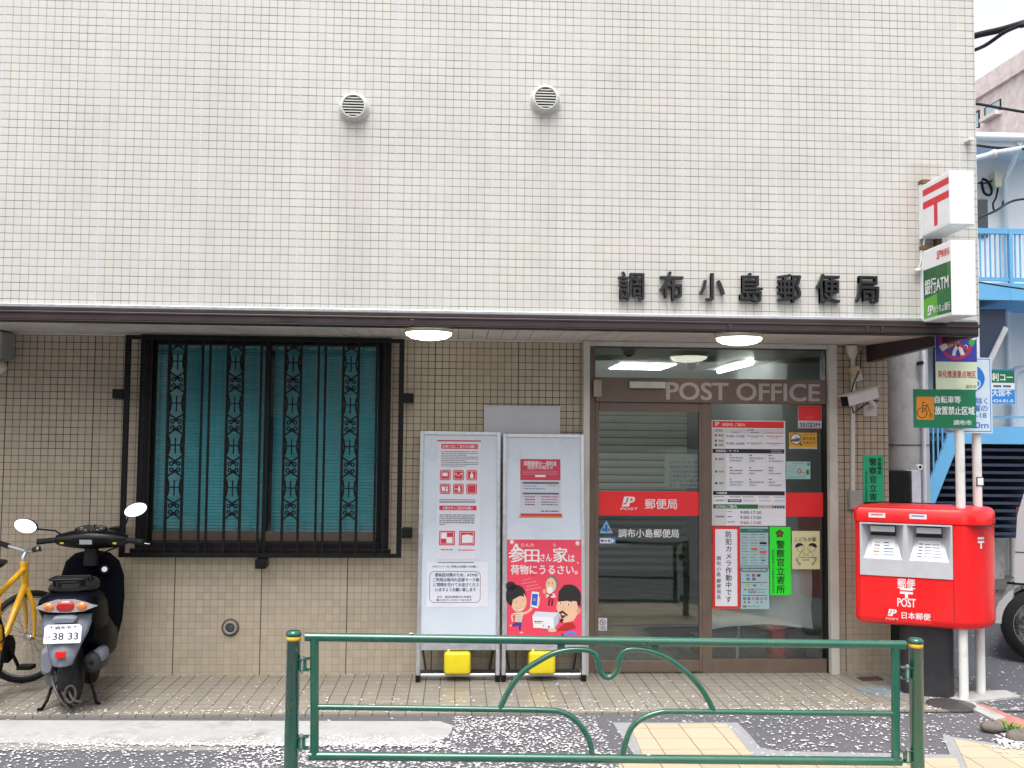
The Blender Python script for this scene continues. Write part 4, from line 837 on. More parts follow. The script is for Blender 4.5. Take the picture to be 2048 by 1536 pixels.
s4.poly([(135, 240), (180, 150), (215, 150), (240, 245)], vwh, 2); s4.poly([(172, 225), (192, 180), (205, 225)], rp, 3)
s4.txt('さんた', 262, 166, 52, vwh, 2, 0.008, fit=190); s4.txt('ち', 722, 166, 52, vwh, 2, 0.008)
for k, (x0, y, x1) in enumerate(((290, 632, 420), (275, 672, 490), (340, 712, 510), (335, 756, 550))):
    for j in range(5): xx = x0+(x1-x0)*j/5; s4.rect(xx, y+6-j*7, xx+(x1-x0)/5*0.8, y+18-j*7, pc(240, 150, 160), 2)
sk, hr, hr2, skd = pc(244, 196, 160), pc(38, 30, 32), pc(120, 118, 120), pc(222, 160, 128)
# woman with a phone
s4.disc(190, 850, 145, hr, 2, 150); s4.disc(120, 720, 72, hr, 2, 62); s4.disc(232, 925, 112, sk, 3, 140); s4.poly([(70, 830), (80, 940), (135, 985), (150, 900), (250, 850), (310, 860), (290, 770), (180, 760)], hr, 4)
for x in (196, 290): s4.disc(x, 930-(x-196)*0.3, 14, vwh, 5, 10); s4.disc(x+2, 930-(x-196)*0.3, 8, hr, 6)
s4.poly([(215, 1018), (258, 1022), (304, 990), (286, 1030), (245, 1040)], vwh, 5); s4.line([(212, 1014), (258, 1020), (306, 986)], 5, pc(190, 70, 70), 6); s4.line([(252, 950), (262, 975), (248, 978)], 4, skd, 5)
s4.poly([(190, 1075), (290, 1070), (300, 1090), (275, 1200), (180, 1195)], pc(240, 226, 200), 3)
for k in range(5): s4.line([(188, 1095+k*22), (292, 1100+k*22)], 5, pc(120, 90, 80), 4)
s4.line([(295, 1082), (360, 1065), (420, 1010)], 32, sk, 2); s4.line([(190, 1080), (132, 1110), (150, 1190)], 26, sk, 2)
s4.poly([(185, 1198), (275, 1200), (262, 1310), (238, 1310), (230, 1240), (150, 1262), (140, 1235)], pc(50, 60, 150), 3); s4.disc(272, 1336, 26, sk, 3, 12); s4.disc(122, 1242, 14, sk, 3)
s4.poly([(418, 790), (522, 800), (505, 1015), (395, 990)], vwh, 4); s4.poly([(424, 820), (505, 826), (490, 985), (410, 968)], pc(30, 100, 205), 5); s4.rrect(434, 882, 476, 918, 8, pc(190, 120, 170), 6); s4.poly([(500, 880), (540, 860), (520, 985), (492, 985)], sk, 3)
# old man
s4.disc(706, 690, 88, hr2, 2, 112); s4.disc(690, 705, 74, sk, 3, 100); s4.disc(672, 772, 44, vwh, 4, 48); s4.line([(640, 668), (672, 672)], 6, hr2, 5); s4.line([(700, 678), (732, 674)], 6, hr2, 5); s4.disc(658, 688, 6, hr, 5); s4.disc(714, 690, 6, hr, 5); s4.disc(598, 790, 26, pc(240, 170, 80), 4, 34)
s4.poly([(640, 830), (720, 820), (730, 910), (650, 912)], pc(200, 50, 46), 3); s4.line([(640, 830), (620, 868), (660, 842)], 22, vwh, 4); s4.line([(716, 820), (752, 862), (690, 860)], 22, vwh, 4); s4.line([(668, 905), (656, 980)], 26, pc(110, 30, 40), 3); s4.line([(712, 905), (700, 980)], 26, pc(110, 30, 40), 3)
# man with a parcel
s4.disc(955, 870, 165, hr, 2, 175); s4.poly([(780, 930), (1050, 900), (1085, 1060), (1010, 1180), (900, 1206), (820, 1190), (800, 1090), (765, 1010)], sk, 3); s4.poly([(790, 905), (1050, 920), (1112, 1000), (1110, 800), (1010, 705), (880, 700), (800, 790)], hr, 4); s4.disc(1082, 1050, 28, skd, 4, 44)
for x in (826, 940): s4.disc(x, 948+(x-826)*0.15, 26, vwh, 5, 15); s4.disc(x, 948+(x-826)*0.15, 11, hr, 6)
s4.line([(800, 905), (850, 898)], 14, hr, 5); s4.line([(905, 902), (990, 925)], 14, hr, 5); s4.line([(868, 960), (850, 1030), (895, 1040)], 6, skd, 5)
s4.poly([(798, 1068), (850, 1044), (930, 1100), (925, 1118), (850, 1078), (812, 1090)], hr, 5); s4.poly([(822, 1080), (905, 1112), (860, 1150), (830, 1140)], pc(110, 30, 40), 5); s4.poly([(830, 1078), (890, 1102), (850, 1108)], vwh, 6); s4.poly([(818, 1150), (870, 1155), (850, 1206), (820, 1200)], hr, 5)
s4.poly([(760, 1310), (900, 1200), (1000, 1205), (1046, 1270), (930, 1310), (770, 1314)], pc(196, 34, 36), 3); s4.poly([(940, 1305), (1060, 1330), (1040, 1372), (960, 1350), (880, 1385), (870, 1360)], pc(110, 130, 226), 4); s4.poly([(830, 1355), (850, 1350), (870, 1388), (850, 1392)], inkb, 5)
s4.poly([(425, 1115), (470, 1056), (800, 1072), (800, 1200), (735, 1290), (440, 1270)], pc(222, 226, 240), 5); s4.poly([(425, 1115), (725, 1142), (735, 1290), (440, 1270)], vwh, 6); s4.poly([(725, 1142), (800, 1072), (800, 1200), (735, 1290)], pc(190, 196, 214), 6)
s4.greek(455, 1190, 580, 20, inkb, 7); s4.rect(460, 1208, 560, 1214, inkr, 7); s4.rect(575, 1236, 592, 1250, pc(40, 70, 160), 7); s4.rect(645, 1250, 672, 1272, pc(40, 70, 160), 7); s4.disc(705, 1305, 62, sk, 7, 26)
tag(s4.build('red_poster'), 'large red advertising poster with cartoon people on the right poster stand', 'poster')
# ---- water weights
ylw = mat('yellow_plastic', (0.74, 0.60, 0.012), 0.35, 0, 0.08, 8, dirt=(0.50, 0.36, 0.03), dirt_amt=0.5, dscale=9); ylo = mat('orange_lid', (0.75, 0.10, 0.02), 0.4)
for (x0, x1, lb) in ((888, 941, 'bright yellow water can resting on the foot of the left poster stand'), (1058, 1111, 'bright yellow water can resting on the foot of the right poster stand')):
    ca, cb = P(x0, 1318, Y=SBY-0.05), P(x1, 1362, Y=SBY-0.05); W = cb.x-ca.x; X0 = ca.x
    t = thing('water_can', lb, 'jerry can', ((ca.x+cb.x)/2, SBY, 0.052), 0, 'yellow water cans on the stands')
    q = MB(); q.box(X0, cb.x, SBY-0.05, SBY+0.15, 0.052, 0.052+W*0.84, ylw); o = q.build('body', t, bevel=0.022, seg=4)
    for p_ in o.data.polygons: p_.use_smooth = True
    q = MB(); q.tube([(X0+0.03, SBY+0.13, 0.05+W*0.84), (X0+0.03, SBY+0.12, 0.05+W*0.84+0.03), (X0+0.03, SBY+0.0, 0.05+W*0.84+0.03), (X0+0.03, SBY-0.01, 0.05+W*0.84)], 0.012, ylw, 8); q.build('handle', t)
    q = MB(); q.lathe([(0.022, 0), (0.022, 0.022), (0.001, 0.022)], (X0+W*0.62, SBY+0.03, 0.05+W*0.84), ylo, 18); q.build('cap', t)
# ================================================================== GUARD RAIL
GP = mat('green_enamel', (0.007, 0.098, 0.060), 0.25, 0, 0.10, 7, spec=0.6, coat=0.5, dirt=(0.055, 0.085, 0.06), dirt_amt=0.6, dscale=14)
GYR = -1.36
def gp(px, py): return P(px, py, Y=GYR)
gr = thing('guard_rail', 'dark green tubular pedestrian guard rail with arched bars and yellow banded posts', 'guard rail', (gp(1216, 1500).x, GYR, -0.045))
amber = mat('yellow_band', (0.80, 0.42, 0.02), 0.4)
for (px, py) in ((587.5, 1266), (1831.5, 1281)):
    c = gp(px, py); q = MB(); q.lathe([(0.033, -0.05), (0.033, c.z-0.012), (0.036, c.z-0.011), (0.036, c.z), (0.030, c.z+0.010), (0.012, c.z+0.014), (0.001, c.z+0.0145)], (c.x, GYR, 0), GP, 24); pst = q.build('post', gr)
    q = MB(); q.lathe([(0.0335, c.z-0.032), (0.0340, c.z-0.0318), (0.0340, c.z-0.015), (0.0335, c.z-0.0148)], (c.x, GYR, 0), amber, 24); q.build('reflective_band', pst)
def crv(pts, n=6):
    """Catmull-Rom through points"""
    P_ = [pts[0]]+list(pts)+[pts[-1]]; out = []
    for i in range(1, len(P_)-2):
        a, b, c, d = P_[i-1], P_[i], P_[i+1], P_[i+2]
        for k in range(n):
            t = k/n; out.append(0.5*((2*b)+(c-a)*t+(2*a-5*b+4*c-d)*t*t+(3*b-a-3*c+d)*t**3))
    out.append(P_[-2]); return out
def gtube(pts, r, name, smooth=True):
    q = MB(); w_ = [gp(x, y) for x, y in pts]; q.tube(crv(w_) if smooth else w_, r, GP, 14); return q.build(name, gr)
gtube([(610, 1274), (1811, 1289.5)], 0.0205, 'top_rail', False)
gtube([(629, 1276), (629, 1519)], 0.0205, 'upright', False); gtube([(1791, 1290), (1791, 1528)], 0.0205, 'upright', False)
gtube([(618, 1511.5), (1802, 1523)], 0.0205, 'bottom_rail', False)
gtube([(634, 1414), (800, 1416), (960, 1418.5), (1091, 1420.5), (1122, 1424), (1147, 1437), (1169, 1462), (1181, 1490), (1185, 1512)], 0.0135, 'middle_rail')
gtube([(1246, 1513), (1250, 1490), (1263, 1456), (1285, 1437), (1316, 1425.5), (1350, 1423), (1500, 1424.5), (1787, 1427.5)], 0.0135, 'middle_rail')
gtube([(1000, 1416), (1022, 1374), (1047, 1343), (1076, 1323), (1107, 1307), (1138, 1300), (1170, 1299.5), (1187, 1305), (1195, 1319), (1199, 1338), (1206, 1350), (1216, 1355), (1227, 1350), (1235, 1338), (1239, 1319), (1247, 1304), (1264, 1298.5), (1294, 1301), (1329, 1313), (1360, 1334), (1385, 1356), (1407, 1384), (1427, 1420)], 0.0135, 'arch')
for (x, y) in ((1122, 1292), (1309, 1294)):
    c = gp(x, y); q = MB(); q.box(c.x-0.018, c.x+0.018, GYR-0.004, GYR+0.004, c.z-0.022, c.z+0.012, GP); q.build('tab', gr)
for (x, y, pxp) in ((605, 1328, 587.5), (603, 1484, 587.5), (1813, 1345, 1831.5), (1814, 1511, 1831.5)):
    c = gp(x, y); q = MB(); hx = 0.034; q.box(c.x-0.013, c.x+0.019 if pxp < 1000 else c.x+0.013, GYR-0.016, GYR+0.016, c.z-0.024, c.z+0.022, GP); q.box(c.x-hx, c.x+hx, GYR-0.022, GYR+0.022, c.z+0.0225, c.z+0.027, GP); q.box(c.x-hx, c.x+hx, GYR-0.022, GYR+0.022, c.z-0.029, c.z-0.0245, GP)
    q.tube([(c.x, GYR-0.012, c.z-0.042), (c.x, GYR-0.012, c.z+0.040)], 0.007, steel, 8); q.lathe([(0.012, c.z+0.0275), (0.012, c.z+0.036)], (c.x, GYR-0.012, 0), steel, 6); q.build('clamp', gr)
# ================================================================== POST BOX
pr_ = mat('post_box_red', (0.78, 0.008, 0.010), 0.32, 0, 0.05, 4, coat=0.2, dirt=(0.50, 0.03, 0.025), dirt_amt=0.45, dscale=6)
hood = mat('hood_grey', (0.50, 0.51, 0.54), 0.42, 0.1, 0.06, 10); hoodd = mat('slot_dark', (0.03, 0.03, 0.03), 0.6)
MBR = -R(27); MO = P(1853, 1392, Z=0.0)+Vector((0.06, 0.11, 0))
mb = thing('post_box', 'red street post box with two grey posting slots on a black pedestal', 'post box', (MO.x, MO.y, 0), MBR)
L_ = -0.435; FYL = -0.205; XS = 0.175; XE = 0.425; BYL = 0.235
def outline(g=0.0, n=14):
    pts = [(L_-g+0.02, FYL-g)]
    pts += [(XS, FYL-g)]
    for i in range(1, n+1):
        t = R(90*i/n); pts.append((XS+(XE-XS+g)*math.sin(t), FYL-g+(0.30+g)*(1-math.cos(t))))
    pts += [(XE+g, BYL-0.04), (XE-0.04+g*0.5, BYL+g), (L_+0.04, BYL+g), (L_-g, BYL-0.04), (L_-g, FYL-g+0.02)]
    return pts
def ringz(z, g): return [(x, y, z) for x, y in outline(g)]
ZB, ZL, ZT_ = 0.455, 1.135, 1.240
q = MB()
q.loft([ringz(ZB+0.0, -0.045), ringz(ZB+0.012, -0.016), ringz(ZB+0.03, -0.004), ringz(ZB+0.05, 0)], pr_, True, False)
no = len(outline()); OX0, OX1, OZ0, OZ1 = L_+0.032, XS-0.006, 0.780, 1.130
vs_ = ringz(ZB+0.05, 0)+ringz(ZL-0.004, 0); q.add(vs_, [(j, (j+1) % no, no+(j+1) % no, no+j) for j in range(1, no)], pr_, True); q.add(ringz(ZB, -0.045), [tuple(range(no))[::-1]], pr_)
for (a, b_, c, d_) in ((L_+0.02, OX0, ZB+0.05, ZL-0.004), (OX1, XS, ZB+0.05, ZL-0.004), (OX0, OX1, ZB+0.05, OZ0), (OX0, OX1, OZ1, ZL-0.004)): q.add([(a, FYL, c), (b_, FYL, c), (b_, FYL, d_), (a, FYL, d_)], [(0, 1, 2, 3)], pr_)
bdy = q.build('body', mb, local=True)
bdy.data.polygons.foreach_set('use_smooth', [len(p.vertices) == 4 for p in bdy.data.polygons])
md = bdy.modifiers.new('es', 'EDGE_SPLIT'); md.split_angle = R(28)
q = MB(); q.loft([ringz(ZL, 0.006), ringz(ZT_-0.035, 0.006), ringz(ZT_-0.014, -0.006), ringz(ZT_-0.003, -0.03), ringz(ZT_+0.010, -0.16)], pr_, True); ld_ = q.build('lid', mb, local=True); md = ld_.modifiers.new('es', 'EDGE_SPLIT'); md.split_angle = R(35)
q = MB()
ink_d = mat('seam_dark', (0.06, 0.004, 0.005), 0.7)
for x in (L_+0.028, XS-0.003): q.box(x-0.0016, x+0.0016, FYL-0.0012, FYL+0.01, ZB+0.05, ZL-0.006, ink_d)
q.box(L_+0.02, XE-0.02, FYL+0.01, FYL+0.3, ZL-0.004, ZL-0.0002, ink_d); q.build('seam', mb, local=True)
for (u0, u1) in ((0, 0.5), (0.5, 1.0)):
    x0 = L_+0.032+(XS-0.006-L_-0.032)*u0; x1 = L_+0.032+(XS-0.006-L_-0.032)*u1; z0, z1 = 0.780, 1.130; y = FYL
    q = MB(); e = 0.010
    # frame rim
    for (a, b_, c, d_) in ((x0, x0+e, z0, z1), (x1-e, x1, z0, z1), (x0+e, x1-e, z0, z0+e), (x0+e, x1-e, z1-e, z1)): q.box(a, b_, y-0.008, y+0.002, c, d_, hood)
    xi0, xi1 = x0+e, x1-e; zi0, zi1 = z0+e, z1-e; w0, w1 = xi0+(xi1-xi0)*0.20, xi1-(xi1-xi0)*0.20
    # the sloping shelf rises inward to the slot; slanted cheeks on both sides
    zs = zi1-0.085; dp = 0.20
    A, B_ = (xi0, y-0.0075, zi0), (xi1, y-0.0075, zi0)
    A1, B1 = (xi0+0.012, y-0.006, zi0+0.10), (xi1-0.012, y-0.006, zi0+0.10)
    C_, D_ = (w1, y+dp*0.55, zs), (w0, y+dp*0.55, zs)
    q.add([A, B_, B1, A1], [(0, 1, 2, 3)], hood); q.add([A1, B1, C_, D_], [(0, 1, 2, 3)], hood)
    q.add([(xi0, y-0.0075, zi0), A1, D_, (w0, y+dp*0.55, zi1-0.012), (xi0, y-0.0075, zi1)], [(0, 1, 2, 3, 4)], hood); q.add([(xi1, y-0.0075, zi0), (xi1, y-0.0075, zi1), (w1, y+dp*0.55, zi1-0.012), C_, B1], [(0, 1, 2, 3, 4)], hood)
    q.add([(xi0, y-0.0075, zi1), (w0, y+dp*0.55, zi1-0.012), (w1, y+dp*0.55, zi1-0.012), (xi1, y-0.0075, zi1)], [(0, 1, 2, 3)], hood)
    q.add([D_, C_, (w1, y+dp*0.6, zi1-0.012), (w0, y+dp*0.6, zi1-0.012)], [(0, 1, 2, 3)], hoodd)
    q.box(w0+0.004, w1-0.004, y+0.03, y+0.036, zi1-0.052, zi1-0.014, hood)
    ho = q.build('posting_slot', mb, local=True)
    q = MB(); fx = lambda u, t: (1-t)*(xi0+0.012+(xi1-xi0-0.024)*u)+t*(w0+(w1-w0)*u)
    lp = lambda u, t: (fx(u, t), (y-0.006)*(1-t)+(y+dp*0.55)*t-0.002, (zi0+0.10)*(1-t)+zs*t+0.001)
    wp = pc(234, 236, 240); q.add([lp(0.12, 0.06), lp(0.90, 0.06), lp(0.90, 0.86), lp(0.12, 0.86)], [(0, 1, 2, 3)], wp)
    def lq(u0_, u1_, t0, t1, m): q.add([Vector(lp(u0_, t0))+Vector((0, -0.0006, 0.0006)), Vector(lp(u1_, t0))+Vector((0, -0.0006, 0.0006)), Vector(lp(u1_, t1))+Vector((0, -0.0006, 0.0006)), Vector(lp(u0_, t1))+Vector((0, -0.0006, 0.0006))], [(0, 1, 2, 3)], m)
    for k in range(5):
        t = 0.16+k*0.13; 
        if u0 < 0.1: lq(0.22, 0.40, t, t+0.04, inkb if k % 2 else pc(220, 150, 60)); lq(0.52, 0.82 if k < 3 else 0.7, t, t+0.04, (pc(60, 120, 200), pc(60, 120, 200), inkb, pc(60, 120, 200), inkb)[k])
        else: lq(0.17, 0.30, t, t+0.045, inkb); lq(0.36, 0.56, t, t+0.03, inkb); lq(0.60, 0.84, t, t+0.03, ink2)
    q.build('label', ho, local=True)
q = MB(); yl = FYL-0.0015; xc = (L_+XS)/2+0.015
q.text('郵便', (xc, yl, 0.735), (1,0,0), (0,0,1), 0.072, vwh, 0.014, 'c', fit=0.108)
for (a, b_, c, d_) in ((-0.04, 0.04, 0.692, 0.707), (-0.04, 0.04, 0.668, 0.683), (-0.009, 0.009, 0.638, 0.668)): q.add([(xc+a, yl, c), (xc+b_, yl, c), (xc+b_, yl, d_), (xc+a, yl, d_)], [(0, 1, 2, 3)], vwh)
q.text('POST', (xc, yl, 0.612), (1,0,0), (0,0,1), 0.078, vwh, 0.012, 'c', fit=0.112); q.build('lettering', mb, local=True)
s5 = Sheet((0, 0, 240, 80), (xc-0.135, FYL-0.0018, 0.583), (1,0,0), (0,0,-1), 0.29, 0.10, mat('box_label_red', (0.70, 0.008, 0.010), 0.3), 0.001)
s5.jp(14, 34, 36, vwh, vred); s5.txt('POST', 6, 66, 13, vwh, 2, 0.0, fit=64, shear=0.2); s5.txt('日本郵便', 86, 44, 38, vwh, 2, 0.015, fit=146); s5.build('brand_label', mb, local=True)
for x0 in (L_+0.09, L_+0.345): q = MB(); q.box(x0, x0+0.105, FYL-0.0085, FYL-0.0065, ZL+0.028, ZL+0.060, vwh); q.box(x0+0.014, x0+0.09, FYL-0.0092, FYL-0.0086, ZL+0.044, ZL+0.052, pc(200, 110, 110) if x0 < -0.2 else pc(110, 130, 190)); q.build('lid_label', mb, local=True)
t_ = R(40); nx = Vector((math.sin(t_)*0.30, -(XE-XS)*math.cos(t_)*1.0, 0)).normalized(); cpt = Vector((XS+(XE-XS)*math.sin(t_), FYL+0.30*(1-math.cos(t_)), 1.03))+nx*0.003; tx = Vector((-nx.y, nx.x, 0))
q = MB()
for (a, b_, c, d_) in ((-0.027, 0.027, 0.012, 0.026), (-0.027, 0.027, -0.012, 0.002), (-0.007, 0.007, -0.048, -0.012)): q.prism([cpt+tx*a+Vector((0,0,c)), cpt+tx*b_+Vector((0,0,c)), cpt+tx*b_+Vector((0,0,d_)), cpt+tx*a+Vector((0,0,d_))], nx*0.001, vwh)
q.build('side_mark', mb, local=True)
q = MB(); q.loft([[(-0.165+0.33*u, v, z) for u, v in ((0, -0.08), (0.06, -0.12), (0.3, -0.135), (0.7, -0.135), (0.94, -0.12), (1, -0.08), (1, 0.08), (0.94, 0.12), (0.06, 0.12), (0, 0.08))] for z in (0.0, ZB+0.02)], mat('pedestal_black', (0.018, 0.019, 0.022), 0.45, 0, 0.2, 6, dirt=(0.06, 0.06, 0.06), dirt_amt=0.3), True); q.build('pedestal', mb, local=True)
# ================================================================== UTILITY POLE, SIGN POSTS
pcon = mat('pole_concrete', (0.40, 0.40, 0.42), 0.8, 0, 0.14, 5, bump=0.6, bscale=60, dirt=(0.22, 0.21, 0.20), dirt_amt=0.7, dscale=7)
UPY = 1.75; u0, u1 = P(1787, 900, Y=UPY), P(1866, 900, Y=UPY); ux, ur = (u0.x+u1.x)/2, (u1.x-u0.x)/2
up = thing('utility_pole', 'weathered grey concrete utility pole behind the post box at the corner', 'utility pole', (ux, UPY+0.1, 0))
q = MB(); q.lathe([(ur*1.04, -0.1), (ur*1.0, 1.6), (ur*0.92, 4.0), (ur*0.8, 8.5)], (ux, UPY+0.1, 0), pcon, 28); q.build('shaft', up)
for z in (P(1830, 890, Y=UPY).z, P(1830, 770, Y=UPY).z+0.42): q = MB(); q.lathe([(ur*1.02, z-0.004), (ur*1.03, z), (ur*1.02, z+0.004)], (ux, UPY+0.1, 0), dgrey, 28); q.build('band', up)
c = P(1836, 727, Y=UPY-ur+0.1); q = MB(); q.tube([c, c+Vector((0, -0.07, 0))], 0.016, blk, 8); q.tube([c+Vector((0.0, -0.02, 0)), c+Vector((0.05, -0.02, 0.02))], 0.012, steel, 8); q.build('bolt', up)
q = MB(); a = P(1779, 941, Y=UPY-ur-0.05); bq = P(1821, 1100, Y=UPY-ur-0.05); q.box(a.x, bq.x, UPY-ur-0.05, UPY-ur+0.1, 0.1, a.z, blk); q.build('cable_box', up, bevel=0.006)
q = MB(); a = P(1822, 941, Y=UPY-ur-0.02); bq = P(1843, 1100, Y=UPY-ur-0.02); q.box(a.x, bq.x, UPY-ur-0.03, UPY-ur+0.1, 0.1, a.z, mat('duct_cover', (0.55, 0.55, 0.62), 0.5)); q.tube([(bq.x+0.075, UPY-ur+0.08, 0), (bq.x+0.075, UPY-ur+0.06, 3.4)], 0.018, mat('duct_cover', None), 8); q.build('cable_duct', up, bevel=0.004)
q = MB(); c = P(1838, 934, Y=UPY-ur+0.01); q.lathe([(0.022, -0.02), (0.022, 0.02)], (c.x, c.y, c.z), white, 16, 'y'); q.lathe([(0.012, -0.022), (0.001, -0.022)], (c.x, c.y, c.z), blk, 12, 'y'); q.build('number_disc', up)
wpost = mat('white_post', (0.72, 0.72, 0.70), 0.4, 0, 0.05, 5, dirt=(0.40, 0.33, 0.24), dirt_amt=0.45, dscale=8)
p1, p2 = P(1928, 1399, Z=0.0), P(1962, 1387, Z=0.0)
sp1 = thing('sign_post', 'white sign post carrying the green bicycle sign and the cream district sign', 'sign post', p1)
q = MB(); q.tube([(p1.x, p1.y, 0), (p1.x, p1.y, 2.55)], 0.0295, wpost, 18); q.build('pole', sp1)
gsn = mat('sign_green', (0.012, 0.16, 0.075), 0.35, 0, 0.05, 5)
SY = p1.y-0.045
sgn1 = front_sheet((1827, 779, 1952, 856), gsn, SY, (633, 525, 1125, 835), 0.004)
sgn1.rrect(657, 585, 794, 770, 10, pc(226, 140, 24)); ob = pc(70, 46, 20)
sgn1.ring(700, 715, 38, 6, ob, 2, 40); sgn1.ring(770, 740, 13, 5, ob, 2, 14); sgn1.line([(700, 715), (706, 655), (745, 660), (770, 735)], 6, ob, 2); sgn1.line([(700, 715), (740, 662)], 5, ob, 2); sgn1.line([(704, 655), (704, 632), (726, 630)], 6, ob, 2); sgn1.line([(728, 652), (752, 648)], 6, ob, 2)
sgn1.txt('自転車等', 800, 606, 62, vwh, 2, 0.016, fit=205); sgn1.txt('放置禁止区域', 800, 694, 72, vwh, 2, 0.016, fit=312); sgn1.txt('調布市', 946, 790, 44, vwh, 2, 0.01, fit=142)
sgn1.build('green_sign', sp1)
SY2 = SY+0.008
sgn2 = front_sheet((1871, 640, 1954, 779), pc(226, 236, 206), SY2, (810, 0, 1130, 535), 0.004)
ind = pc(64, 64, 168); sgn2.rect(811, 1, 1129, 322, ind); sgn2.ring(968, 165, 118, 22, pc(214, 40, 70), 2, 132)
sgn2.line([(975, 70), (965, 160), (1000, 215), (1020, 270)], 30, vwh, 3); sgn2.line([(985, 190), (955, 240), (950, 275)], 26, vwh, 3); sgn2.line([(850, 225), (905, 190)], 44, vwh, 3); sgn2.line([(905, 205), (945, 180)], 34, pc(240, 120, 70), 4); sgn2.line([(870, 110), (1070, 240)], 18, pc(214, 40, 70), 4)
sgn2.poly([(1062, 180), (1085, 130), (1120, 150), (1098, 205)], pc(60, 180, 80), 4); sgn2.disc(1104, 138, 20, vwh, 5, 14); sgn2.ring(1045, 205, 12, 5, vwh, 4)
sgn2.txt('美化推進重点地区', 826, 418, 60, pc(190, 40, 44), 2, 0.012, fit=292); sgn2.txt('調布市', 1040, 512, 30, pc(110, 140, 90), 2, 0.006, fit=80)
sgn2.build('district_sign', sp1)
sp2 = thing('traffic_sign', 'white post with white rectangular traffic sign showing a blue disc, behind the green sign', 'traffic sign', p2)
q = MB(); q.tube([(p2.x, p2.y, 0), (p2.x, p2.y, 2.45)], 0.0295, wpost, 18); q.build('pole', sp2)
tb = pc(24, 120, 214); tw = pc(214, 228, 240); SY3 = p2.y-0.05
sgn3 = front_sheet((1889, 715, 1984, 866), tw, SY3, (870, 290, 1242, 868), 0.004)
for (a, b_, c, d_) in ((880, 298, 1232, 304), (880, 852, 1232, 858), (880, 298, 886, 858), (1226, 298, 1232, 858)): sgn3.rect(a, b_, c, d_, tb)
sgn3.disc(1056, 450, 132, tb, 1, 112); sgn3.txt('自転車を除く', 900, 622, 56, tb, 2, 0.014, fit=305); sgn3.txt('日曜の', 1040, 678, 52, tb, 2, 0.014, fit=165); sgn3.txt('7-18', 1080, 732, 52, tb, 2, 0.014, fit=115); sgn3.txt('300m', 1020, 806, 66, tb, 2, 0.014, fit=190)
sgn3.line([(1040, 400), (1070, 400), (1085, 470)], 14, vwh, 2); sgn3.ring(1120, 490, 30, 9, vwh, 2)
sgn3.build('sign_plate', sp2)
q = MB(); a, bq = P(1953, 954, Y=p2.y-0.031), P(1968, 972, Y=p2.y-0.031); q.box(a.x, bq.x, p2.y-0.032, p2.y-0.028, bq.z, a.z, blk); q.box(a.x+0.006, bq.x-0.005, p2.y-0.0335, p2.y-0.0321, bq.z+0.006, a.z-0.006, white); q.build('post_label', sp2)
# ---- covers in the paving
def cover(pts, z, m, name, label, cat):
    q = MB(); q.prism([Vector((p.x, p.y, z)) for p in (P(x, y, Z=z) for x, y in pts)], (0, 0, -0.02), m); return tag(q.build(name, bevel=0.002), label, cat)
cov = mat('cover_blue_grey', (0.17, 0.20, 0.215), 0.6, 0, 0.2, 30, bump=0.6, bscale=80)
cover([(1713, 1354), (1760, 1352), (1768, 1359), (1726, 1361)], 0.004, mat('rusty_cover', (0.10, 0.055, 0.04), 0.8, 0.2, 0.3, 40), 'drain_cover', 'small rusty brown drain cover at the foot of the tiled pier', 'drain cover')
cover([(1704, 1374), (1790, 1371), (1826, 1389), (1752, 1392)], 0.004, cov, 'utility_cover', 'large blue-grey utility cover in the tiled apron near the post box', 'cover')
cover([(1704, 1413), (1722, 1410), (1746, 1415), (1728, 1418)], 0.004, cov, 'valve_cover', 'small bluish valve cover in the apron behind the guard rail', 'cover')
c = P(1902, 1408, Z=0.005); q = MB(); q.lathe([(0.15, -0.01), (0.15, 0.004), (0.145, 0.006), (0.001, 0.006)], (c.x, c.y, 0), mat('iron_cover', (0.06, 0.055, 0.055), 0.6, 0.3, 0.3, 40, bump=0.6, bscale=90), 28); tag(q.build('manhole_cover'), 'round dark iron cover in the paving right of the post box pedestal', 'cover')
# ---- stone and weeds by the kerb
rk = mat('stone', (0.16, 0.14, 0.12), 0.9, 0, 0.35, 14, bump=0.8, bscale=40)
def rock(px, py, r, label):
    c = P(px, py, Z=0.02); q = MB(); q.ball((c.x, c.y, 0.015), (r*1.3, r, r*0.7), rk, 14, 9)
    q.v = [p+Vector((random.uniform(-1, 1), random.uniform(-1, 1), random.uniform(-1, 1)))*r*0.07 for p in q.v]; return tag(q.build('stone'), label, 'stone', 'stones at the kerb corner')
rock(1985, 1452, 0.055, 'dark rounded stone at the broken kerb corner, left of the weeds'); rock(2040, 1472, 0.06, 'mossy stone behind the weeds at the right edge of the photo')
wd = MB(); gm = mat('weed_green', (0.10, 0.26, 0.03), 0.6, 0, 0.4, 30)
for (px, py, n_) in ((2010, 1456, 34), (2028, 1462, 46), (2044, 1468, 34)):
    c0 = P(px, py, Z=0.0)
    for k in range(n_):
        c = c0+Vector((random.gauss(0, 0.022), random.gauss(0, 0.02), 0)); a_ = random.uniform(0, 6.28); l_ = random.uniform(0.02, 0.06); d_ = Vector((math.cos(a_), math.sin(a_), random.uniform(0.5, 1.6))).normalized()*l_; s_ = Vector((-math.sin(a_), math.cos(a_), 0))*0.007
        wd.add([c, c+d_*0.5+s_, c+d_, c+d_*0.5-s_], [(0, 1, 2, 3)], gm)
o = tag(wd.build('weeds'), 'small green weeds growing at the kerb corner', 'weeds'); o['kind'] = 'stuff'
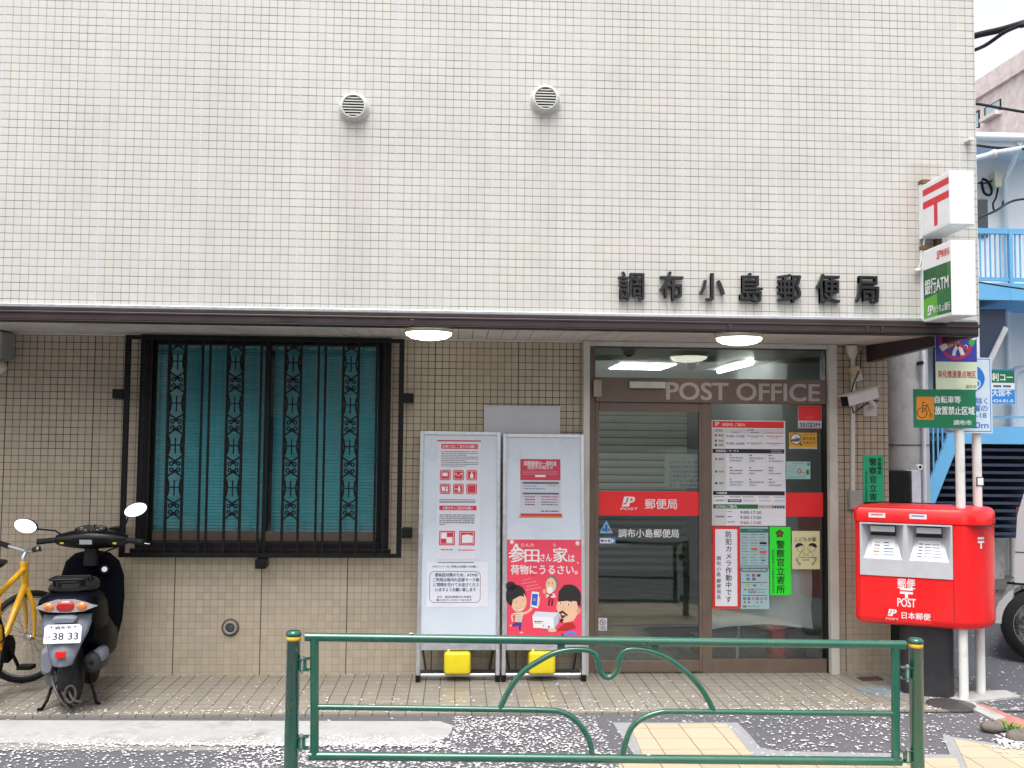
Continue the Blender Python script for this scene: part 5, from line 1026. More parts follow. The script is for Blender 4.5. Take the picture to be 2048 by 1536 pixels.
# ================================================================== SCOOTER
SO = P(131, 1424, Z=0.0); SH = R(99)      # heading: local +x is forward
SO = Vector((SO.x-0.02, 0.24, 0))
navy = mat('navy_paint', (0.0025, 0.003, 0.006), 0.38, 0, 0.1, 6, spec=0.06); fend = mat('fender_grey', (0.15, 0.17, 0.215), 0.5, 0, 0.12, 12, dirt=(0.2, 0.18, 0.15), dirt_amt=0.3)
seatm = mat('seat_vinyl', (0.006, 0.006, 0.0065), 0.6, 0, 0.2, 30, bump=0.2, bscale=150); engm = mat('engine_metal', (0.16, 0.165, 0.18), 0.5, 0.5, 0.2, 14, dirt=(0.06, 0.05, 0.04), dirt_amt=0.6)
sc_ = thing('motor_scooter', 'dark navy motor scooter parked facing the wall below the window, seen from behind', 'scooter', SO, SH)
def ell(x, cz, hw, hh, n=18, p=2.4, dy=0.0):
    out = []
    for i in range(n):
        t = 2*math.pi*i/n; c, s = math.cos(t), math.sin(t)
        out.append((x, dy+hw*math.copysign(abs(c)**(2/p), c), cz+hh*math.copysign(abs(s)**(2/p), s)))
    return out
def wheel(name, par, cx, r, wdt, spokes=True):
    t = MB(); prof = []
    for k in range(13):
        a_ = math.pi*k/12; prof.append((r-wdt*0.55+wdt*0.55*math.sin(a_)**0.8 if 0 < k < 12 else r-wdt*0.62, -wdt/2*math.cos(a_)))
    t.lathe(prof, (cx, 0, r), rubber, 40, 'y')
    for k in range(40):          # tread blocks
        a_ = k/40*6.283; 
        for s in (-1, 1): t.bar((cx+math.cos(a_)*(r-0.004), s*0.004, r+math.sin(a_)*(r-0.004)), (cx+math.cos(a_+0.16)*(r-0.012), s*wdt*0.36, r+math.sin(a_+0.16)*(r-0.012)), 0.008, 0.008, rubber)
    wl_ = t.build(name, par, local=True)
    q = MB(); q.lathe([(r-wdt*0.6, -wdt*0.35), (r-wdt*0.78, -wdt*0.3), (r-wdt*0.85, 0), (r-wdt*0.78, wdt*0.3), (r-wdt*0.6, wdt*0.35)], (cx, 0, r), engm, 32, 'y')
    for k in range(5): a_ = k/5*6.283+0.3; q.bar((cx, 0, r), (cx+math.cos(a_)*(r-wdt*0.75), 0, r+math.sin(a_)*(r-wdt*0.75)), 0.03, 0.03, engm)
    q.lathe([(0.035, -0.05), (0.035, 0.05)], (cx, 0, r), engm, 16, 'y'); q.build('rim', wl_, local=True)
wheel('rear_wheel', sc_, 0.0, 0.205, 0.10); wheel('front_wheel', sc_, 0.61, 0.20, 0.095)
# tail and side panels
q = MB(); secs = [(-0.235, 0.655, 0.10, 0.028), (-0.21, 0.66, 0.155, 0.05), (-0.15, 0.64, 0.175, 0.085), (-0.02, 0.60, 0.185, 0.14), (0.14, 0.54, 0.18, 0.19), (0.28, 0.46, 0.16, 0.21), (0.36, 0.40, 0.14, 0.17)]
q.loft([ell(*a) for a in secs], navy); q.build('tail_panel', sc_, local=True)
q = MB(); q.loft([ell(x, z, w_, h, 18, 2.8) for x, z, w_, h in ((-0.17, 0.735, 0.09, 0.012), (-0.13, 0.735, 0.125, 0.03), (0.0, 0.735, 0.135, 0.045), (0.14, 0.73, 0.125, 0.05), (0.28, 0.71, 0.10, 0.045), (0.34, 0.68, 0.07, 0.025))], seatm); q.build('seat', sc_, local=True)
# rear light cluster
q = MB(); lens_s = mat('lens_silver', (0.62, 0.60, 0.58), 0.2, 0.6); xr_ = -0.243
def bulge(y0, y1, z0, z1, x, m, dep=0.014, n=10, k=5, py=2.6):
    cy, cz, hy, hz = (y0+y1)/2, (z0+z1)/2, (y1-y0)/2, (z1-z0)/2; rings = []
    for j in range(k+1):
        f = math.cos(math.pi/2*j/k); rings.append([(x-dep*math.sin(math.pi/2*j/k), cy+hy*f*math.copysign(abs(math.cos(a))**(2/py), math.cos(a)), cz+hz*f*math.copysign(abs(math.sin(a))**(2/py), math.sin(a))) for a in [2*math.pi*i/20 for i in range(20)]])
    q.loft(rings, m)
rings = [[(xx, y*s_, 0.642+z*s_) for y, z in ((-0.168, -0.004), (-0.11, 0.026), (-0.05, 0.043), (0.05, 0.043), (0.11, 0.026), (0.168, -0.004), (0.10, -0.030), (0.0, -0.036), (-0.10, -0.030))] for xx, s_ in ((-0.19, 1.03), (-0.236, 1.0), (-0.243, 0.95))]
q.loft(rings, lens_s, False); tl = q.build('tail_light', sc_, local=True)
q = MB(); bulge(-0.052, 0.052, 0.612, 0.678, xr_+0.001, mat('lens_red', (0.42, 0.012, 0.012), 0.12, 0, 0.2, 40, coat=1.0)); q.build('red_lens', tl, local=True)
for s in (-1, 1): q = MB(); bulge(s*0.092-0.031, s*0.092+0.031, 0.617, 0.667, xr_+0.001, mat('lens_amber', (0.62, 0.17, 0.02), 0.12, 0, 0.2, 40, coat=1.0), py=2.0); q.build('indicator_lens', tl, local=True)
# rear fender with number plate
q = MB(); rows = [(-0.17, 0.60, 0.15), (-0.215, 0.585, 0.135), (-0.245, 0.54, 0.14), (-0.262, 0.49, 0.128), (-0.285, 0.43, 0.10), (-0.318, 0.36, 0.075), (-0.335, 0.315, 0.060), (-0.335, 0.308, 0.05)]
vs_ = []
for (x, z, hw) in rows: vs_ += [(x+0.05*abs(u)**2.2, u*hw, z) for u in (-1, -0.85, -0.5, 0, 0.5, 0.85, 1)]
q.add(vs_, [(r_*7+i, r_*7+i+1, (r_+1)*7+i+1, (r_+1)*7+i) for r_ in range(len(rows)-1) for i in range(6)], fend, True); fo = q.build('rear_fender', sc_, local=True); md = fo.modifiers.new('s', 'SOLIDIFY'); md.thickness = 0.006
q = MB(); q.loft([ell(-0.19, 0.575, 0.072, 0.022, 16, 3), ell(-0.262, 0.570, 0.066, 0.020, 16, 3), ell(-0.275, 0.566, 0.058, 0.014, 16, 3)], fend); q.build('grab_lip', sc_, local=True)
Up = Vector((0.22, 0, 1)).normalized(); pw, ph = 0.205, 0.108
plate = Sheet((0, 0, 200, 106), Vector((-0.302, pw/2, 0.440))+Up*ph, (0,-1,0), -Up, pw, ph, white, 0.001)
plate.v = []; plate.f = []; plate.m = []; plate.sm = []; plate.mats = []
pts = [(14, 0), (0, 14), (0, 100), (6, 106), (194, 106), (200, 100), (200, 14), (186, 0)]
pw_ = mat('plate_white', (0.80, 0.80, 0.82), 0.4, 0, 0.02); plate.prism([plate.pt(x, y, 0) for x, y in pts], -plate.n*0.0015, pw_); pb_ = pc(22, 34, 66)
plate.txt('調布市', 100, 18, 20, pb_, 2, 0.01, 'c', fit=86); plate.txt('け', 14, 72, 26, pb_, 2, 0.006); plate.txt('38 33', 48, 66, 56, pb_, 2, 0.008, fit=136)
for x in (36, 164): plate.disc(x, 14, 5, inkb, 2)
plate.build('number_plate', sc_, local=True)
q = MB(); q.box(-0.345, -0.322, -0.028, 0.028, 0.362, 0.400, mat('reflector_red', (0.70, 0.01, 0.01), 0.2)); q.build('reflector', sc_, local=True, bevel=0.004)
# luggage rack
q = MB()
for z, x0, x1, hw in ((0.795, -0.22, 0.02, 0.10), (0.775, -0.20, 0.0, 0.06)):
    q.tube(crv([Vector(p) for p in ((x1, hw, z-0.02), (x1-0.06, hw, z), (x0+0.04, hw, z+0.004), (x0, hw*0.8, z+0.004), (x0, -hw*0.8, z+0.004), (x0+0.04, -hw, z+0.004), (x1-0.06, -hw, z), (x1, -hw, z-0.02))]), 0.007, blk, 8)
for x in (-0.17, -0.10, -0.03): q.tube([(x, -0.095, 0.797), (x, 0.095, 0.797)], 0.005, blk, 6)
for y in (-0.09, 0.09): q.tube([(-0.05, y, 0.795), (-0.02, y*0.8, 0.73)], 0.008, blk, 6); q.tube([(-0.16, y, 0.795), (-0.14, y*0.8, 0.71)], 0.008, blk, 6)
q.build('luggage_rack', sc_, local=True)
# floor, leg shield, front
q = MB(); q.loft([ell(x, z, w_, h, 16, 3.5) for x, z, w_, h in ((0.26, 0.30, 0.15, 0.06), (0.40, 0.28, 0.17, 0.05), (0.52, 0.29, 0.17, 0.05), (0.56, 0.34, 0.16, 0.06))], navy); q.build('floorboard', sc_, local=True)
q = MB(); q.loft([ell(x, z, w_, h, 18, 3.0) for x, z, w_, h in ((0.02, 0.46, 0.12, 0.10), (0.12, 0.42, 0.172, 0.17), (0.26, 0.38, 0.19, 0.17), (0.42, 0.33, 0.195, 0.13), (0.54, 0.32, 0.18, 0.11))], navy); q.build('side_cowl', sc_, local=True)
q = MB(); rings = []
for z, x, hw, dp in ((0.19, 0.55, 0.10, 0.05), (0.28, 0.57, 0.165, 0.08), (0.42, 0.585, 0.195, 0.09), (0.58, 0.585, 0.205, 0.10), (0.72, 0.57, 0.20, 0.095), (0.82, 0.555, 0.17, 0.08), (0.875, 0.545, 0.11, 0.055), (0.89, 0.543, 0.05, 0.03)):
    rings.append([(x+dp*(0.75*math.sin(a) if math.sin(a) > 0 else 0.30*math.sin(a))*1.0, hw*math.cos(a), z) for a in [2*math.pi*i/22 for i in range(22)]])
q.loft(rings, navy); q.build('leg_shield', sc_, local=True)
q = MB(); q.lathe([(0.030, 0), (0.030, 0.006), (0.022, 0.010), (0.001, 0.010)], (0.50, -0.085, 0.77), blk, 18, 'x'); q.lathe([(0.018, -0.012), (0.001, -0.014)], (0.512, -0.085, 0.77), white, 14, 'x'); q.build('hook', sc_, local=True)
q = MB(); q.loft([ell(x, z, w_, h) for x, z, w_, h in ((0.52, 0.40, 0.06, 0.05), (0.62, 0.425, 0.065, 0.03), (0.73, 0.36, 0.06, 0.04), (0.78, 0.28, 0.05, 0.03))], navy); q.build('front_fender', sc_, local=True)
# handlebar cowl, dash
hb = []; ST = R(-8)
def hp(x, y, z): return (0.50+(x)*math.cos(ST)-y*math.sin(ST), x*math.sin(ST)+y*math.cos(ST), z)
q = MB(); rings = []
for y, cz, hx, hz in ((0.23, 0.968, 0.022, 0.03), (0.20, 0.968, 0.045, 0.042), (0.12, 0.972, 0.075, 0.058), (0.0, 0.975, 0.09, 0.068), (-0.12, 0.972, 0.075, 0.058), (-0.20, 0.968, 0.045, 0.042), (-0.23, 0.968, 0.022, 0.03)):
    rings.append([hp(hx*math.copysign(abs(math.cos(a))**0.8, math.cos(a)), y, cz+hz*math.copysign(abs(math.sin(a))**0.8, math.sin(a))) for a in [2*math.pi*i/18 for i in range(18)]])
q.loft(rings, mat('cowl_black', (0.004, 0.004, 0.0045), 0.3, 0, 0.1, 8, spec=0.35)); hc = q.build('handlebar_cowl', sc_, local=True)
q = MB(); q.lathe([(0.05, 0), (0.045, 0.10), (0.04, 0.14)], (0.50, 0, 0.80), blk, 16); q.build('steering_stem', sc_, local=True)
q = MB(); q.tr = Matrix.Translation(Vector(hp(-0.015, 0, 1.035))) @ Matrix.Rotation(R(-24), 4, 'Y') @ Matrix.Scale(0.55, 4, (1, 0, 0)); q.lathe([(0.105, -0.02), (0.105, 0.006), (0.095, 0.010), (0.001, 0.012)], (0, 0, 0), blk, 28); q.lathe([(0.090, 0.0125), (0.001, 0.0130)], (0, 0, 0), mat('dial_glass', (0.03, 0.03, 0.032), 0.08, 0, 0.1, 8, coat=1.0), 28)
for k in range(9): a_ = R(-50+k*280/8+130); q.bar((0.075*math.cos(a_), 0.075*math.sin(a_), 0.0145), (0.055*math.cos(a_), 0.055*math.sin(a_), 0.0145), 0.004, 0.001, white)
q.build('dashboard', sc_, local=True)
q = MB(); q.tr = None; q.add([hp(-0.088, 0.05, 0.945), hp(-0.088, -0.03, 0.945), hp(-0.092, -0.03, 0.975), hp(-0.092, 0.05, 0.975)], [(3, 2, 1, 0)], pc(170, 176, 186)); q.add([hp(-0.0885, 0.05, 0.968), hp(-0.0885, -0.03, 0.968), hp(-0.0925, -0.03, 0.977), hp(-0.0925, 0.05, 0.977)], [(3, 2, 1, 0)], pc(190, 60, 60)); q.build('warning_sticker', sc_, local=True)
for s in (-1, 1):
    q = MB(); q.tube([hp(-0.005, s*0.225, 0.966), hp(-0.03, s*0.345, 0.955)], [0.018, 0.020], rubber, 12); q.build('grip', sc_, local=True)
    q = MB(); q.tube([hp(0.03, s*0.22, 0.955), hp(0.045, s*0.28, 0.945), hp(0.035, s*0.37, 0.935)], 0.006, steel, 8); q.build('brake_lever', sc_, local=True)
    my, mz = (0.42, 1.06) if s > 0 else (-0.29, 1.17)
    q = MB(); q.tube([hp(-0.02, s*0.19, 1.0), hp(-0.03, s*0.23, 0.5*mz+0.5), hp(-0.02, my*0.85, mz-0.02)], 0.006, blk, 8)
    mo = lambda k_, a, dx: hp(-0.035+dx+0.016*math.sin(a)*k_, my+0.078*k_*math.cos(a), mz+0.047*k_*math.sin(a)-0.014*math.cos(a)*s*-1)
    q.loft([[mo(k_, 2*math.pi*i/20, dx) for i in range(20)] for dx, k_ in ((0.0, 1.0), (0.012, 1.02), (0.03, 0.8), (0.036, 0.4))], blk); mi = q.build('mirror', sc_, local=True)
    q = MB(); q.add([mo(0.93, 2*math.pi*i/20, -0.002) for i in range(20)], [tuple(range(20))], mat('mirror_glass', (0.92, 0.92, 0.95), 0.03, 1.0, 0.01)); q.build('mirror_glass', mi, local=True)
    q = MB(); y_ = s*0.17; q.add([hp(-0.068, y_+0.012, 0.945), hp(-0.068, y_-0.012, 0.945), hp(-0.07, y_-0.012, 0.957), hp(-0.07, y_+0.012, 0.957)], [(3, 2, 1, 0)], pc(226, 210, 60)); q.build('switch_mark', sc_, local=True)
q = MB(); q.tube(crv([Vector(hp(-0.02, -0.19, 0.93)), Vector(hp(0.0, -0.12, 0.90)), Vector(hp(0.0, -0.05, 0.87))]), 0.006, blk, 6); q.build('cable', sc_, local=True)
# engine, air cleaner, muffler, stand, lock
q = MB(); q.loft([ell(x, z, w_, h, 16, 3, dy=0.125) for x, z, w_, h in ((-0.10, 0.29, 0.03, 0.06), (-0.06, 0.29, 0.045, 0.085), (0.06, 0.29, 0.045, 0.085), (0.12, 0.28, 0.03, 0.06))], mat('air_box', (0.20, 0.21, 0.24), 0.5, 0, 0.1, 12)); q.build('air_cleaner', sc_, local=True, bevel=0.0)
q = MB(); q.loft([ell(x, z, 0.035, h, 14, 2.2, dy=0.105) for x, z, h in ((-0.06, 0.19, 0.05), (0.0, 0.20, 0.085), (0.12, 0.22, 0.08), (0.36, 0.24, 0.07), (0.40, 0.24, 0.04))], engm); q.build('drive_case', sc_, local=True)
q = MB(); q.loft([ell(x, z, w_, h, 18, 2.0, dy=-0.135) for x, z, w_, h in ((-0.13, 0.285, 0.02, 0.03), (-0.12, 0.285, 0.05, 0.06), (0.0, 0.275, 0.058, 0.068), (0.16, 0.25, 0.055, 0.062), (0.25, 0.235, 0.03, 0.03))], mat('muffler_dark', (0.035, 0.036, 0.04), 0.5, 0.4, 0.25, 12)); mf = q.build('muffler', sc_, local=True)
q = MB(); q.loft([ell(x, z, w_, h, 16, 2.4, dy=-0.165) for x, z, w_, h in ((-0.10, 0.315, 0.02, 0.03), (-0.08, 0.318, 0.035, 0.045), (0.08, 0.305, 0.035, 0.045), (0.10, 0.30, 0.02, 0.03))], fend); q.lathe([(0.016, -0.002), (0.012, -0.014), (0.001, -0.012)], (-0.122, -0.135, 0.285), blk, 14, 'x'); q.build('heat_shield', mf, local=True)
q = MB(); q.tube([(0.03, 0.10, 0.18), (-0.02, 0.13, 0.05), (-0.08, 0.145, 0.012), (-0.10, 0.165, 0.012)], 0.010, blk, 8); q.build('side_stand', sc_, local=True)
q = MB(); q.tube([(0.06, -0.09, 0.18), (0.03, -0.13, 0.06), (0.02, -0.145, 0.01), (0.0, -0.165, 0.01)], 0.009, blk, 8); q.build('centre_stand', sc_, local=True)
q = MB(); lk = mat('lock_cable', (0.10, 0.09, 0.08), 0.45, 0.3, 0.3, 30)
for k in range(3): q.tube(crv([Vector((-0.06+0.01*k, 0.10-0.035*k, 0.21)), Vector((-0.15, 0.07-0.035*k, 0.17)), Vector((-0.20, 0.02-0.035*k, 0.09)), Vector((-0.18, -0.03-0.03*k, 0.03+0.02*k))]), 0.009, lk, 8)
q.tube(crv([Vector((-0.20, -0.035+0.03*math.cos(a), 0.12+0.05*math.sin(a))) for a in [2*math.pi*i/10 for i in range(11)]], 3), 0.008, lk, 8); q.build('cable_lock', sc_, local=True)
# ================================================================== BICYCLE
by = mat('bike_orange_yellow', (0.88, 0.46, 0.010), 0.35, 0, 0.08, 10, coat=0.4, dirt=(0.20, 0.09, 0.02), dirt_amt=0.4, dscale=18)
BO = P(-46, 1416, Z=0.0); BO = Vector((BO.x, BO.y, 0)); BF = P(38, 1360, Z=0.0); hd_ = math.atan2(BF.y-BO.y, BF.x-BO.x)
bk = thing('bicycle', 'orange-yellow bicycle at the left edge of the photo with its front wheel against the wall', 'bicycle', BO, R(88))
WB, WR = 0.66, 0.305
def bwheel(name, cx, ang):
    q = MB(); q.tr = Matrix.Translation((cx, 0, WR)) @ Matrix.Rotation(ang, 4, 'Z')
    q.tube([(WR*0.94*math.cos(a), 0, WR*0.94*math.sin(a)) for a in [2*math.pi*i/44 for i in range(44)]], 0.021, rubber, 10, True); wq = q.build(name, bk, local=True)
    q = MB(); q.tr = Matrix.Translation((cx, 0, WR)) @ Matrix.Rotation(ang, 4, 'Z'); q.tube([(WR*0.865*math.cos(a), 0, WR*0.865*math.sin(a)) for a in [2*math.pi*i/44 for i in range(44)]], 0.011, alu, 8, True); q.build('rim', wq, local=True)
    q = MB(); q.tr = Matrix.Translation((cx, 0, WR)) @ Matrix.Rotation(ang, 4, 'Z'); q.lathe([(0.012, -0.05), (0.026, -0.03), (0.016, 0), (0.026, 0.03), (0.012, 0.05)], (0, 0, 0), steel, 14, 'y')
    for k in range(28): a = k/28*6.283; a2 = a+(0.35 if k % 2 else -0.35); s = 0.03 if k % 4 < 2 else -0.03; q.tube([(0.022*math.cos(a2), s, 0.022*math.sin(a2)), (WR*0.86*math.cos(a), 0, WR*0.86*math.sin(a))], 0.0018, steel, 4)
    q.build('spoke_set', wq, local=True)
SA = R(-38)
bwheel('rear_wheel', 0, 0); bwheel('front_wheel', WB, SA)
BB, STp, HT, HB = Vector((0.27, 0, 0.30)), Vector((0.18, 0, 0.70)), Vector((0.55, 0, 0.80)), Vector((0.575, 0, 0.66))
q = MB(); q.tube([BB, STp], 0.019, by, 12); q.tube([STp-Vector((-0.01, 0, 0.06)), HT-Vector((0, 0, 0.03))], 0.019, by, 12); q.tube([BB, HB], 0.022, by, 12); q.tube([HB-Vector((-0.006, 0, 0.03)), HT+Vector((-0.004, 0, 0.02))], 0.024, by, 14)
for s in (-1, 1): q.tube([BB+Vector((0, s*0.02, 0)), Vector((0, s*0.06, WR))], 0.011, by, 8); q.tube([STp+Vector((0.02, s*0.02, -0.08)), Vector((0, s*0.06, WR))], 0.010, by, 8)
q.build('frame', bk, local=True)
q = MB(); fk = lambda s, t: Vector((HB.x+0.006+(WB-HB.x)*t, 0, HB.z-0.03+(WR-HB.z+0.03)*t))+Matrix.Rotation(SA, 3, 'Z') @ Vector((0.02*math.sin(t*3), s*(0.03+0.025*min(1, t*3)), 0))
for s in (-1, 1): q.tube([fk(s, t/6) for t in range(7)], [0.016, 0.016, 0.015, 0.014, 0.013, 0.011, 0.010], by, 10)
q.tube([fk(-1, 0), fk(1, 0)], 0.018, by, 10); q.build('fork', bk, local=True)
q = MB(); q.tube([HT, HT+Vector((-0.015, 0, 0.05)), HT+Vector((0.03, 0, 0.085))], 0.014, alu, 10); hbp = [Matrix.Rotation(SA, 3, 'Z') @ Vector(p) for p in ((-0.05, 0.27, 0.13), (-0.02, 0.16, 0.11), (0.03, 0.05, 0.085), (0.03, -0.05, 0.085), (-0.02, -0.16, 0.11), (-0.05, -0.27, 0.13))]; hbp = [p+HT for p in hbp]
q.tube(crv(hbp), 0.0125, alu, 10); hbar = q.build('handlebar', bk, local=True)
for e in (0, -1):
    a, b_ = hbp[e], hbp[1 if e == 0 else -2]; q = MB(); q.tube([a, a.lerp(b_, 0.95)], 0.018, rubber, 10); q.tube([a.lerp(b_, 1.1)+Vector((0.02, 0, -0.01)), a+Vector((0.045, 0, -0.02))], 0.006, blk, 6); q.build('grip', hbar, local=True)
q = MB(); q.loft([[(x, w_*math.cos(a), 0.85+h*math.sin(a)) for a in [2*math.pi*i/14 for i in range(14)]] for x, w_, h in ((0.02, 0.06, 0.02), (0.08, 0.075, 0.035), (0.18, 0.05, 0.03), (0.28, 0.02, 0.015))], seatm); q.tube([STp, (0.165, 0, 0.83)], 0.013, steel, 10); q.build('saddle', bk, local=True)
q = MB(); q.lathe([(0.085, -0.055), (0.085, -0.048), (0.05, -0.045)], tuple(BB), blk, 28, 'y'); q.tube([BB+Vector((0, -0.06, 0)), BB+Vector((0.09, -0.075, -0.13))], 0.011, blk, 8); q.tube([BB+Vector((0, 0.06, 0)), BB+Vector((-0.09, 0.075, 0.13))], 0.011, blk, 8)
q.box(BB.x+0.05, BB.x+0.13, -0.17, -0.08, BB.z-0.145, BB.z-0.12, blk); q.box(BB.x-0.13, BB.x-0.05, 0.08, 0.17, BB.z+0.12, BB.z+0.145, blk); q.tube([(0, -0.05, WR+0.03), BB+Vector((0, -0.05, 0.085))], 0.005, blk, 6); q.tube([(0, -0.05, WR-0.03), BB+Vector((0, -0.05, -0.085))], 0.005, blk, 6)
q.lathe([(0.05, -0.058), (0.05, -0.035), (0.02, -0.03)], (0, 0, WR), blk, 20, 'y'); q.tube([(0.0, -0.06, WR-0.02), (0.02, -0.075, WR-0.10), (0.05, -0.065, WR-0.17)], 0.014, blk, 8); q.build('drivetrain', bk, local=True)
# ================================================================== ACROSS THE SIDE STREET
HYW = 5.6                          # front wall of the white house
def hpx(px, py, Y=HYW): return P(px, py, Y=Y)
hw_ = mat('house_white', (0.82, 0.805, 0.78), 0.7, 0, 0.06, 1.5, dirt=(0.45, 0.43, 0.40), dirt_amt=0.35, dscale=1.2)
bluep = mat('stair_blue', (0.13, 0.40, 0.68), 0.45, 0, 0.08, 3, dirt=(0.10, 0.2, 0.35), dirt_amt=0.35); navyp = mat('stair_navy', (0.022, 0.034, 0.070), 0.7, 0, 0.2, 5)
wh_ = thing('white_house', 'white two storey house with sky blue balcony and outside stairs across the side street', 'house', (hpx(2000, 1100).x, HYW, 0))
x0h, x1h = 6.9, 16.0; zr = hpx(2020, 302).z
q = MB(); q.box(x0h, x1h, HYW, HYW+6, 0, zr, hw_); q.build('wall', wh_)
q = MB(); q.prism([(x0h-0.4, HYW-0.55, zr-0.12), (x0h-0.4, HYW-0.55, zr+0.05), (x0h-0.4, HYW+3, zr+1.0), (x0h-0.4, HYW+6.5, zr+0.05), (x0h-0.4, HYW+6.5, zr-0.12)], (x1h-x0h+0.8, 0, 0), mat('house_roof', (0.62, 0.63, 0.66), 0.6, 0, 0.06, 2)); q.build('roof', wh_)
q = MB(); q.tube([(x0h-0.4, HYW-0.60, zr-0.02), (x1h, HYW-0.60, zr-0.02)], 0.04, hw_, 8); q.build('gutter', wh_)
q = MB(); c = hpx(2009, 330, HYW-0.07); q.tube([(c.x-0.10, HYW-0.58, zr-0.08), (c.x-0.02, HYW-0.3, zr-0.22), (c.x, HYW-0.07, zr-0.38), (c.x, HYW-0.07, 0.1)], 0.032, hw_, 10); q.build('drainpipe', wh_)
q = MB(); a, bq = hpx(1945, 400), hpx(1974, 476); q.box(a.x, bq.x, HYW-0.03, HYW-0.001, bq.z, a.z, mat('house_window', (0.05, 0.07, 0.08), 0.1)); q.build('window', wh_)
a, bq = hpx(1990, 343, HYW-0.15), hpx(2005, 373, HYW-0.15); q = MB(); q.box(a.x, bq.x, HYW-0.15, HYW-0.001, bq.z, a.z, mat('meter_beige', (0.66, 0.60, 0.44), 0.5)); q.build('meter_box', wh_, bevel=0.006)
q = MB(); q.tube(crv([hpx(x, y, HYW-0.08) for x, y in ((1956, 366), (1972, 366), (1990, 360), (1996, 372), (1992, 395), (1986, 408), (1990, 422), (2004, 412), (2006, 402))]), 0.011, blk, 6)
q.tube(crv([hpx(x, y, HYW-0.08) for x, y in ((1963, 362), (1968, 385), (1980, 390), (1983, 378), (1974, 362), (1964, 358))]), 0.016, blk, 6); q.build('cable_loop', wh_)
# balcony
BYH = HYW-1.0
za, zb_, zc_, zd = hpx(2000, 462, BYH).z, hpx(2000, 558, BYH).z, hpx(2000, 566, BYH).z, hpx(2000, 600, BYH).z
q = MB(); q.box(x0h, x1h, BYH, HYW-0.002, zd, zc_, bluep); q.build('balcony_slab', wh_)
q = MB(); q.box(x0h, x1h, BYH, BYH+0.05, za-0.03, za+0.03, bluep); q.box(x0h, x1h, BYH+0.01, BYH+0.04, zb_-0.02, zb_+0.02, bluep)
x = x0h; sp_ = (hpx(1991, 500, BYH).x-hpx(1981, 500, BYH).x)
while x < 13: q.box(x, x+0.014, BYH+0.02, BYH+0.034, zb_, za-0.03, bluep); x += sp_
for px in (2022, 2095): c = hpx(px, 500, BYH).x; q.box(c-0.02, c+0.02, BYH-0.005, BYH+0.045, zd, za+0.02, bluep)
q.build('balcony_railing', wh_)
# lower floor walkway beam and stairs
ze, zf = hpx(2000, 853, BYH).z, hpx(2000, 888, BYH).z
q = MB(); xs0 = hpx(1908, 870, BYH).x; q.box(xs0, x1h, BYH, HYW-0.002, zf, ze, bluep); q.box(xs0, x1h, BYH+0.01, BYH+0.04, hpx(2000, 836, BYH).z, hpx(2000, 832, BYH).z, bluep); q.build('landing', wh_)
q = MB(); S0 = hpx(1912, 862, BYH-0.06); S1 = hpx(1832, 1062, BYH-0.06); q.bar(S0, S1, 0.05, 0.14, bluep); q.build('stringer', wh_)
q = MB()
for k in range(14):
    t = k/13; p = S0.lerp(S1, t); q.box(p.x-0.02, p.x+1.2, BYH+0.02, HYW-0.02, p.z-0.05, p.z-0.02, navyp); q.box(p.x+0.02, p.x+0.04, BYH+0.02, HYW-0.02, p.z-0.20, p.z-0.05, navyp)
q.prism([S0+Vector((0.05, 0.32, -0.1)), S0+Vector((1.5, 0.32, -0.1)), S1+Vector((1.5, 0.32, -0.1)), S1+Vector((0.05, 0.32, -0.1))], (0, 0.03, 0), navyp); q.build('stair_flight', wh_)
q = MB()
for k in range(9):
    t = k/9; p = S0.lerp(S1, t); q.tube([p, p+Vector((0, 0, 0.9))], 0.010, bluep, 6)
q.tube([S0+Vector((0, 0, 0.9)), S1+Vector((0, 0, 0.9))], 0.018, bluep, 8); q.build('stair_railing', wh_)
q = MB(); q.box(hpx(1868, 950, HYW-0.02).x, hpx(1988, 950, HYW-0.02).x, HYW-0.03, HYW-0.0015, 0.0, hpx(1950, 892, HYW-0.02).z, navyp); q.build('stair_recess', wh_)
# upper dark stair flight
q = MB(); U0, U1 = hpx(2012, 612, BYH+0.1), hpx(1950, 760, BYH+0.1)
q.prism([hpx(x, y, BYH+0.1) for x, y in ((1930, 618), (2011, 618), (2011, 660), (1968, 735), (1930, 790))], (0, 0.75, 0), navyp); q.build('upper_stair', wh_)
q = MB(); q.bar(hpx(2012, 655, BYH+0.06), hpx(1972, 738, BYH+0.06), 0.03, 0.05, mat('stringer_grey', (0.42, 0.43, 0.46), 0.6)); q.build('upper_stringer', wh_)
sb = front_sheet((1935, 738, 2029, 808), pc(222, 236, 240), BYH-0.06, (-10, 690, 310, 960), 0.02); sb.rect(-10, 700, 310, 796, pc(16, 110, 70)); sb.rect(-10, 690, 310, 700, pc(40, 130, 200));
sb.txt('利コー', 158, 752, 66, vwh, 2, 0.02, fit=140); sb.greek(165, 822, 298, 24, ink2); sb.rect(-10, 846, 310, 958, pc(40, 140, 220)); sb.txt('大国不', 156, 874, 56, vwh, 2, 0.02, fit=130); sb.txt('424-81-0', 160, 934, 34, vwh, 2, 0.012, fit=138)
tag(sb.build('estate_signboard'), 'green and blue signboard on the white house stairs, partly hidden by the traffic sign', 'signboard')
